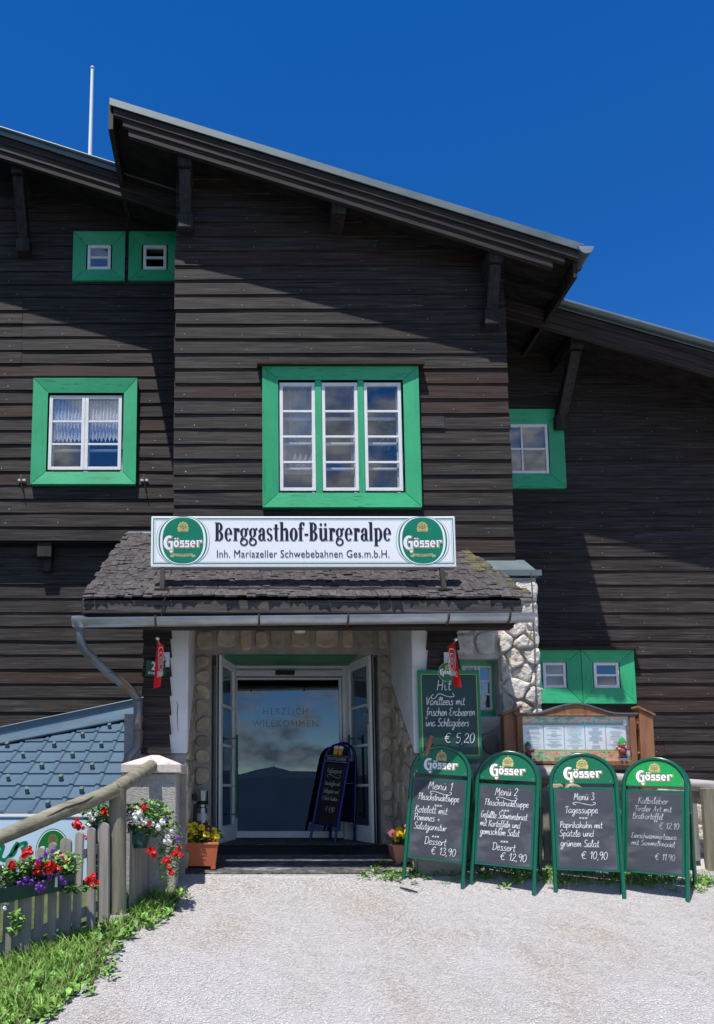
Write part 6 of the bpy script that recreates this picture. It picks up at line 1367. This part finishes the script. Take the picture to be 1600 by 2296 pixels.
# ------------------------------------------------------------------ banner on the annex
YN = YA - .03; n0, n1 = P(-240, 1972, YN), P(212, 1829, YN)
bn = thing('annex_banner', 'pale blue-white banner with green script and a round green emblem under the tiled roof', 'sign', ((n0.x + n1.x) / 2, YN, n0.z))
MB().box(n0.x, n1.x, YN, YN + .02, n0.z, n1.z).build('panel', M('pale_blue_panel', (.52, .68, .80), (.56, .72, .84), rough=.35), bn)
MB().box(n0.x, n1.x + .012, YN - .01, YN + .025, n1.z - .004, n1.z + .018).build('upper_frame', WHITE, bn); MB().box(n1.x, n1.x + .012, YN - .01, YN + .025, n0.z, n1.z).build('side_frame', WHITE, bn)
NM = FRONT((0, YN - .0005, 0)); BLU = M('blue_rule', (.03, .10, .40), rough=.4); f = Flat(); f.R(n0.x + .02, n1.z - .024, n1.x - .016, n1.z - .018); f.R(n1.x - .022, n0.z, n1.x - .016, n1.z - .024); f.build('blue_rule', BLU, bn, NM)
ec = P(118, 1912, YN); f = Flat(); f.E(ec.x, ec.z, .142, .20, n=40); f.build('emblem_rim', SIGNG, bn, NM, z=.0012); f = Flat(); f.E(ec.x, ec.z, .135, .192, n=40); f.build('emblem_rim', WHITE, bn, NM, z=.0018); f = Flat(); f.E(ec.x, ec.z, .128, .185, n=40); f.build('emblem', M('leaf_green_print', (.006, .16, .03), rough=.4), bn, NM, z=.0024)
crest(bn, NM, ec.x, ec.z + .115, .032, z=.003, mat=M('bronze_print', (.20, .16, .05), rough=.5)); wordmark(bn, NM, ec.x, ec.z - .01, .235, z=.003)
f = Flat(); nx = lambda px, py: (P(px, py, YN).x, P(px, py, YN).z)
zz8 = lambda pts: [nx(x / 3.5556 / 1.28, (1950 + y / 3.5556) / 1.28) for x, y in pts]
f.stroke(catmull(zz8([(-260, 1900), (-120, 1720), (-30, 1700), (30, 1690), (20, 1740), (-20, 1850)]), 5), .030); f.stroke(catmull(zz8([(-20, 1790), (40, 1840), (100, 1790), (140, 1720), (180, 1660)]), 5), .028); f.stroke(catmull(zz8([(182, 1655), (150, 1760), (100, 1800), (140, 1740), (200, 1680), (265, 1660), (255, 1700), (215, 1730)]), 5), .026)
f.build('script_lettering', M('script_green_print', (.004, .18, .075), rough=.4), bn, NM, z=.002)
MB().box(n0.x, n1.x + .25, YN + .03, YN + .05, -.3, n0.z).build('backing_board', M('dark_green_board', (.006, .09, .05), rough=.6), bn)
# ------------------------------------------------------------------ bins and the bark stick
ba = P(452, 1790, 7.35); bi_ = thing('ash_bin', 'slim polished steel ashtray bin beside the left door leaf', 'ash bin', (ba.x, 7.35, 1.0))
MB().lathe((ba.x, 7.35, 1.0), [(.0, 0), (.055, 0), (.055, .42), (.045, .43), (.045, .47), (.062, .49), (.064, .585), (.058, .585), (.056, .50), (0, .50)], 20).build('steel_body', CHROME, bi_, smooth=True)
MB().lathe((ba.x, 7.35, 1.0), [(.0615, .455), (.0645, .455), (.0645, .485), (.0615, .485)], 20).build('dark_slot', BLACK, bi_)
MB().lathe((ba.x, 7.35, 1.0), [(.0565, .30), (.0575, .30), (.0575, .37), (.0565, .37)], 20).build('steel_band', ALU, bi_, smooth=True)
ca = P(432, 1790, 7.1); tk = thing('wooden_tub', 'dark weathered wooden tub behind the steel ash bin', 'tub', (ca.x, 7.46, 1.0))
for k in range(14):
    a = 2 * pi * k / 14; MB().lathe((P(430, 1790, 7.42).x, 7.42, 1.0), [(.115, 0), (.125, .55), (.105, .55), (.10, 0)], 2, a0=a + .01, a1=a + 2 * pi / 14 - .01).build('stave', WOODZ, tk, fix=False)
MB().lathe((P(430, 1790, 7.42).x, 7.42, 1.0), [(.1265, .46), (.1275, .49)], 24).build('hoop', ZINC, tk, smooth=True)
MB().lathe((P(430, 1790, 7.42).x, 7.42, 1.0), [(0, .53), (.11, .53)], 24).build('lid', ZINC, tk)
st = thing('bark_stick', 'tall bark-covered stick leaning behind the leftmost menu board', 'stick', tuple(P(912, 1885, 6.60)))
MB().tube([P(909, 1895, 7.0), P(925, 1822, 6.86), P(943, 1735, 6.68), P(956, 1690, 6.56), P(967, 1650, 6.52)], [.014, .016, .017, .019, .020], 8).build('stick', M('pine_bark', (.16, .07, .035), (.36, .20, .11), rough=.9, scale=(30, 30, 8), bump=.7, bscale=(50, 50, 20)), st, smooth=True)
# small things lying about
g_ = ground_at(915, 1998); tw = thing('twig', 'short dark twig lying on the gravel', 'twig', (g_.x, g_.y, g_.z)); MB().tube([ground_at(897, 1993) + Vector((0, 0, .014)), ground_at(915, 1999) + Vector((0, 0, .018)), ground_at(936, 2003) + Vector((0, 0, .012))], [.006, .009, .006], 6).build('stem', BLACK, tw, smooth=True)
s_ = P(580, 1285, 6.62); ws = thing('white_stick', 'thin white stick lying on the porch shingles', 'stick', (s_.x, 6.62, plane(6.62)))
MB().tube([P(567, 1288, 6.55), P(594, 1281, 6.62)], .006, 6).build('stem', WHITE, ws)
# ------------------------------------------------------------------ planters and flowers
def petals(n, r, s, seed, mat=None, flat=False):
    mb = MB(); q = random.Random(seed)
    for k in range(n):
        d = Vector((q.gauss(0, 1), q.gauss(0, 1), q.gauss(0, 1) + .2)).normalized(); p = d * r * q.uniform(.7, 1.0); a = d.cross(Vector((0, 0, 1)) if abs(d.z) < .9 else Vector((1, 0, 0))).normalized(); b = d.cross(a)
        for i in range(5):
            t = 2 * pi * i / 5 + k; u = a * cos(t) + b * sin(t); v = d.cross(u); mb.add([p, p + u * s * .6 + v * s * .42 + d * s * .1, p + u * s + d * s * .15, p + u * s * .6 - v * s * .42 + d * s * .1], [(0, 1, 2, 3)])
    return mb
def head_mesh(kind):
    if kind == 'white': mb = petals(26, .030, .014, 3); mt = WHITEF
    elif kind == 'purple': mb = petals(16, .024, .010, 4); mt = PURPLE
    elif kind == 'pink': mb = petals(12, .022, .016, 8); mt = PINK
    else: mb = petals(13, .026, .022, 5); mt = RED
    me = mb.mesh('flower', fix=False); me.materials.append(mt); return me
HEAD = {k: head_mesh(k) for k in ('red', 'white', 'purple', 'pink')}
def pansy(mat, eye):
    mb = MB()
    for i, (a, s) in enumerate(((90, .022), (35, .02), (145, .02), (-35, .022), (215, .022))):
        c = Vector((cos(radians(a)) * .013, -.001 * i, sin(radians(a)) * .013)); mb.add([c + Vector((s * .62 * cos(2 * pi * k / 9), 0, s * .62 * sin(2 * pi * k / 9))) for k in range(9)], [tuple(range(9))])
    me = mb.mesh('pansy_flower', fix=False); me.materials.append(mat)
    e = MB().add([Vector((.0055 * cos(2 * pi * k / 8), -.007, -.003 + .0055 * sin(2 * pi * k / 8))) for k in range(8)], [tuple(range(8))]); n = len(me.vertices)
    m2 = e.mesh('pansy_eye', fix=False); m2.materials.append(eye); return me, m2
PAN = {'y': pansy(YELLOW, MAROON), 'm': pansy(MAROON, YELLOW), 'p': pansy(PINK, MAROON)}
def heads(parent, lst, Y, s=1.0, seed=0):
    q = random.Random(seed)
    for (kind, px, py, n) in lst:
        n = n * 2 - 1
        for k in range(n):
            p = P(px + (q.uniform(-9, 9) if n > 1 else 0), py + (q.uniform(-9, 9) if n > 1 else 0), Y + q.uniform(-.04, .03))
            inst('flower', HEAD[kind], parent, Matrix.Translation(p) @ Matrix.Rotation(q.uniform(0, 6), 4, 'Z') @ Matrix.Scale(s * .78 * q.uniform(.7, 1.15), 4))
def pansies(parent, lst, Y, seed=0):
    q = random.Random(seed)
    for (kind, px, py) in lst:
        p = P(px, py, Y + q.uniform(-.03, .06)); Mx = Matrix.Translation(p) @ Matrix.Rotation(q.uniform(-.6, .6), 4, 'Z') @ Matrix.Rotation(q.uniform(-.7, .1), 4, 'X') @ Matrix.Scale(q.uniform(1.0, 1.45), 4)
        inst('pansy_flower', PAN[kind][0], parent, Mx); inst('pansy_eye', PAN[kind][1], parent, Mx)
def trough(t, x0, x1, y0, y1, z0, z1, mat, taper=.86, feet=True, slats=True):
    xm, ym_ = (x0 + x1) / 2, (y0 + y1) / 2; T = lambda x, y, s: (xm + (x - xm) * s, ym_ + (y - ym_) * s)
    b = [T(x0, y0, taper), T(x1, y0, taper), T(x1, y1, taper), T(x0, y1, taper)]; o = [(x0, y0), (x1, y0), (x1, y1), (x0, y1)]; i_ = [T(x, y, .93) for x, y in o]; zf = z0 + (.025 if feet else 0)
    vs = [(x, y, zf) for x, y in b] + [(x, y, z1) for x, y in o] + [(x, y, z1) for x, y in i_] + [(x, y, z1 - .04) for x, y in i_]
    fs = [(3, 2, 1, 0)] + [(k, (k + 1) % 4, 4 + (k + 1) % 4, 4 + k) for k in range(4)] + [(4 + k, 4 + (k + 1) % 4, 8 + (k + 1) % 4, 8 + k) for k in range(4)] + [(8 + k, 8 + (k + 1) % 4, 12 + (k + 1) % 4, 12 + k) for k in range(4)] + [(12, 13, 14, 15)]
    p = MB().add(vs, fs).build('pot', mat, t, bevel=.003)
    MB().prism([(x0 - .006, y0 - .006, z1 - .022), (x1 + .006, y0 - .006, z1 - .022), (x1 + .006, y1 + .006, z1 - .022), (x0 - .006, y1 + .006, z1 - .022)], (0, 0, .018)).build('pot_rim', mat, t, bevel=.003)
    if feet:
        for (fx, fy) in b: MB().box(fx - .0 if fx < xm else fx - .04, fx + .04 if fx < xm else fx, fy if fy < ym_ else fy - .04, fy + .04 if fy < ym_ else fy, z0, zf + .03).build('foot', mat, t)
    if slats:
        for k in range(3):
            zz = zf + (z1 - zf) * (.30 + .17 * k); s = taper + (1 - taper) * (zz - zf) / (z1 - zf); a = T(x0, y0, s); c = T(x1, y0, s); MB().box(xm - (c[0] - a[0]) * .20, xm + (c[0] - a[0]) * .20, a[1] - .004, a[1] + .004, zz, zz + .008).build('moulding', mat, t)
    MB().box(i_[0][0], i_[1][0], i_[0][1], i_[2][1], z1 - .05, z1 - .022).build('soil', SOIL, t)
g_ = ground_at(440, 1950); gy = g_.y; gy -= .06; x0, x1 = PXX(399, 1905, gy), PXX(489, 1905, gy); zt_ = PZ(1888, gy)
t1 = thing('pansy_planter', 'orange terracotta trough of yellow and maroon pansies at the left of the doorway', 'planter', (g_.x, gy, g_.z), group='pansy planters flanking the door')
trough(t1, x0, x1, gy, gy + .26, g_.z + .012, zt_, TERRA)
foliage(((x0 + x1) / 2, gy + .12, zt_ + .055), (.21, .15, .10), 700, .044, 3).build('foliage', LEAFD, t1, fix=False, kind='stuff'); foliage((x0 + .05, gy + .14, zt_ + .10), (.10, .10, .07), 180, .04, 4).build('foliage', LEAF, t1, fix=False, kind='stuff')
pansies(t1, [('y', 427, 1862), ('y', 431, 1871), ('y', 424, 1874), ('y', 440, 1858), ('y', 433, 1882), ('m', 449, 1868), ('m', 455, 1874), ('m', 459, 1862), ('m', 466, 1857), ('y', 470, 1858), ('y', 478, 1868), ('y', 479, 1862), ('y', 482, 1884), ('m', 452, 1888), ('p', 462, 1890), ('y', 414, 1862), ('m', 443, 1875), ('y', 437, 1866), ('m', 470, 1880), ('y', 420, 1868), ('y', 445, 1863), ('y', 475, 1873), ('y', 412, 1872), ('y', 462, 1870), ('y', 428, 1880), ('y', 424, 1853), ('y', 436, 1850), ('y', 452, 1855), ('m', 460, 1850), ('y', 486, 1874), ('y', 418, 1882), ('m', 447, 1883), ('y', 468, 1889)], gy + .03, 3)
g_ = ground_at(905, 1943); gy = g_.y; x0, x1 = PXX(880, 1915, gy), PXX(965, 1915, gy); zt_ = PZ(1893, gy)
t2 = thing('pansy_planter', 'faded pink terracotta planter of small yellow pansies behind the leftmost menu board', 'planter', (g_.x, gy, g_.z), group='pansy planters flanking the door')
trough(t2, x0, x1, gy, gy + .26, g_.z + .012, zt_, TERRAP, taper=.80)
foliage(((x0 + x1) / 2 - .04, gy + .1, zt_ + .05), (.16, .12, .06), 330, .04, 13).build('foliage', LEAFD, t2, fix=False, kind='stuff')
pansies(t2, [('y', 894, 1862), ('y', 900, 1860), ('y', 906, 1866), ('y', 890, 1872), ('y', 910, 1873), ('y', 884, 1872), ('p', 876, 1863), ('p', 880, 1868), ('y', 897, 1870), ('y', 888, 1879), ('y', 903, 1876), ('y', 914, 1862), ('p', 912, 1854)], gy + .03, 5)
# fence-side flowers
def round_pot(t, c, r0, r1, h, mat):
    MB().lathe(tuple(c), [(0, 0), (r0, 0), (r1, h), (r1 + .008, h), (r1 + .008, h + .02), (r1 - .01, h + .02), (r1 - .012, h - .02), (0, h - .02)], 20).build('pot', mat, t, smooth=True)
YQ = 5.72; c = P(313, 1900, YQ); t3 = thing('hanging_flower_pot', 'dark green pot of white and red flowers hung between the log post and the pillar', 'flower pot', tuple(c))
round_pot(t3, c, .055, .085, .13, POTG); MB().box(c.x - .04, c.x + .04, c.y - .082, c.y - .078, c.z + .03, c.z + .10).build('water_gauge', POTG, t3)
foliage(c + Vector((.05, 0, .22)), (.20, .13, .15), 720, .042, 21).build('foliage', LEAF, t3, fix=False, kind='stuff'); foliage(c + Vector((.22, .02, .0)), (.10, .08, .30), 420, .036, 22).build('trailing_foliage', LEAF, t3, fix=False, kind='stuff')
heads(t3, [('white', 316, 1836, 8), ('white', 308, 1828, 5), ('white', 335, 1843, 5), ('white', 300, 1838, 3), ('white', 362, 1850, 4), ('white', 378, 1880, 4), ('white', 384, 1862, 1), ('red', 322, 1817, 2), ('red', 326, 1842, 2), ('red', 341, 1905, 3), ('red', 345, 1918, 1), ('red', 397, 1910, 3), ('red', 376, 1925, 2), ('red', 385, 1950, 3), ('purple', 290, 1822, 2), ('purple', 402, 1880, 2), ('purple', 372, 1835, 1), ('purple', 400, 1893, 1), ('red', 378, 1945, 1)], YQ - .08, .85, 2)
c = P(226, 1890, 5.75); t4 = thing('fence_flower_pot', 'pot of red and white flowers half hidden behind the tall pickets', 'flower pot', tuple(c))
round_pot(t4, c, .07, .10, .14, POTG); foliage(c + Vector((0, 0, .22)), (.16, .12, .13), 420, .040, 31).build('foliage', LEAF, t4, fix=False, kind='stuff'); foliage(c + Vector((.04, 0, -.15)), (.08, .06, .22), 160, .034, 32).build('trailing_foliage', LEAF, t4, fix=False, kind='stuff')
heads(t4, [('red', 178, 1850, 3), ('red', 172, 1845, 2), ('red', 237, 1817, 2), ('white', 208, 1832, 2), ('white', 216, 1826, 1), ('white', 200, 1850, 1), ('purple', 222, 1846, 2), ('red', 216, 1950, 2), ('red', 190, 1878, 1)], 5.66, .85, 4)
YX = 4.95; a, b = P(-60, 2036, YX), P(166, 1990, YX + .22)
t5 = thing('window_box', 'long dark green box of red, purple and white flowers hung on the fence', 'flower box', tuple((a + b) / 2))
u = (b - a); u.z = 0; un = u.normalized(); nb = Vector((un.y, -un.x, 0)); zb0 = a.z - .02
p4 = [a + nb * .0, b + nb * .0, b + nb * .0 + Vector((0, 0, .13)), a + Vector((0, 0, .13))]; sl = b.z - a.z
MB().prism([a + nb * .02, b + nb * .02, b + nb * .04 + Vector((0, 0, .10)), a + nb * .04 + Vector((0, 0, .10))], -nb * .15).build('box', POTG, t5, bevel=.004)
MB().box(b.x - .10, b.x - .085, b.y - .12, b.y - .115, b.z + .02, b.z + .10).build('white_tag', WHITE, t5)
for k in range(6):
    q = a.lerp(b, (k + .4) / 6) + Vector((0, .02, .17)); foliage(q, (.12, .10, .075 + .02 * (k % 2)), 210, .040, 50 + k).build('foliage', LEAF if k % 2 else LEAFD, t5, fix=False, kind='stuff')
foliage(P(38, 2065, YX), (.05, .05, .09), 70, .045, 60).build('trailing_foliage', LEAF, t5, fix=False, kind='stuff')
foliage(P(165, 1992, YX + .15), (.09, .04, .03), 60, .04, 61).build('trailing_foliage', LEAFD, t5, fix=False, kind='stuff')
foliage(P(205, 1985, YX + .15), (.07, .03, .03), 36, .04, 62).build('trailing_foliage', LEAFD, t5, fix=False, kind='stuff')
heads(t5, [('red', 82, 1948, 4), ('red', 84, 1935, 2), ('red', 62, 1910, 3), ('red', 26, 1934, 2), ('red', 112, 1946, 3), ('red', 124, 1940, 3), ('pink', 140, 1925, 2), ('pink', 56, 1914, 1), ('purple', 62, 1972, 5), ('purple', 52, 1978, 3), ('purple', 88, 1990, 4), ('purple', 94, 1983, 2), ('purple', 112, 1912, 4), ('purple', 90, 1922, 3), ('purple', 130, 1966, 2), ('purple', 146, 1970, 2), ('purple', 38, 1975, 2), ('white', 3, 1970, 2), ('white', 1, 1995, 2), ('white', 10, 2030, 2), ('white', 5, 1945, 1), ('red', 208, 1972, 2), ('red', 196, 1973, 1), ('red', 206, 1985, 1), ('purple', 106, 1965, 2)], YX + .06, .85, 6)
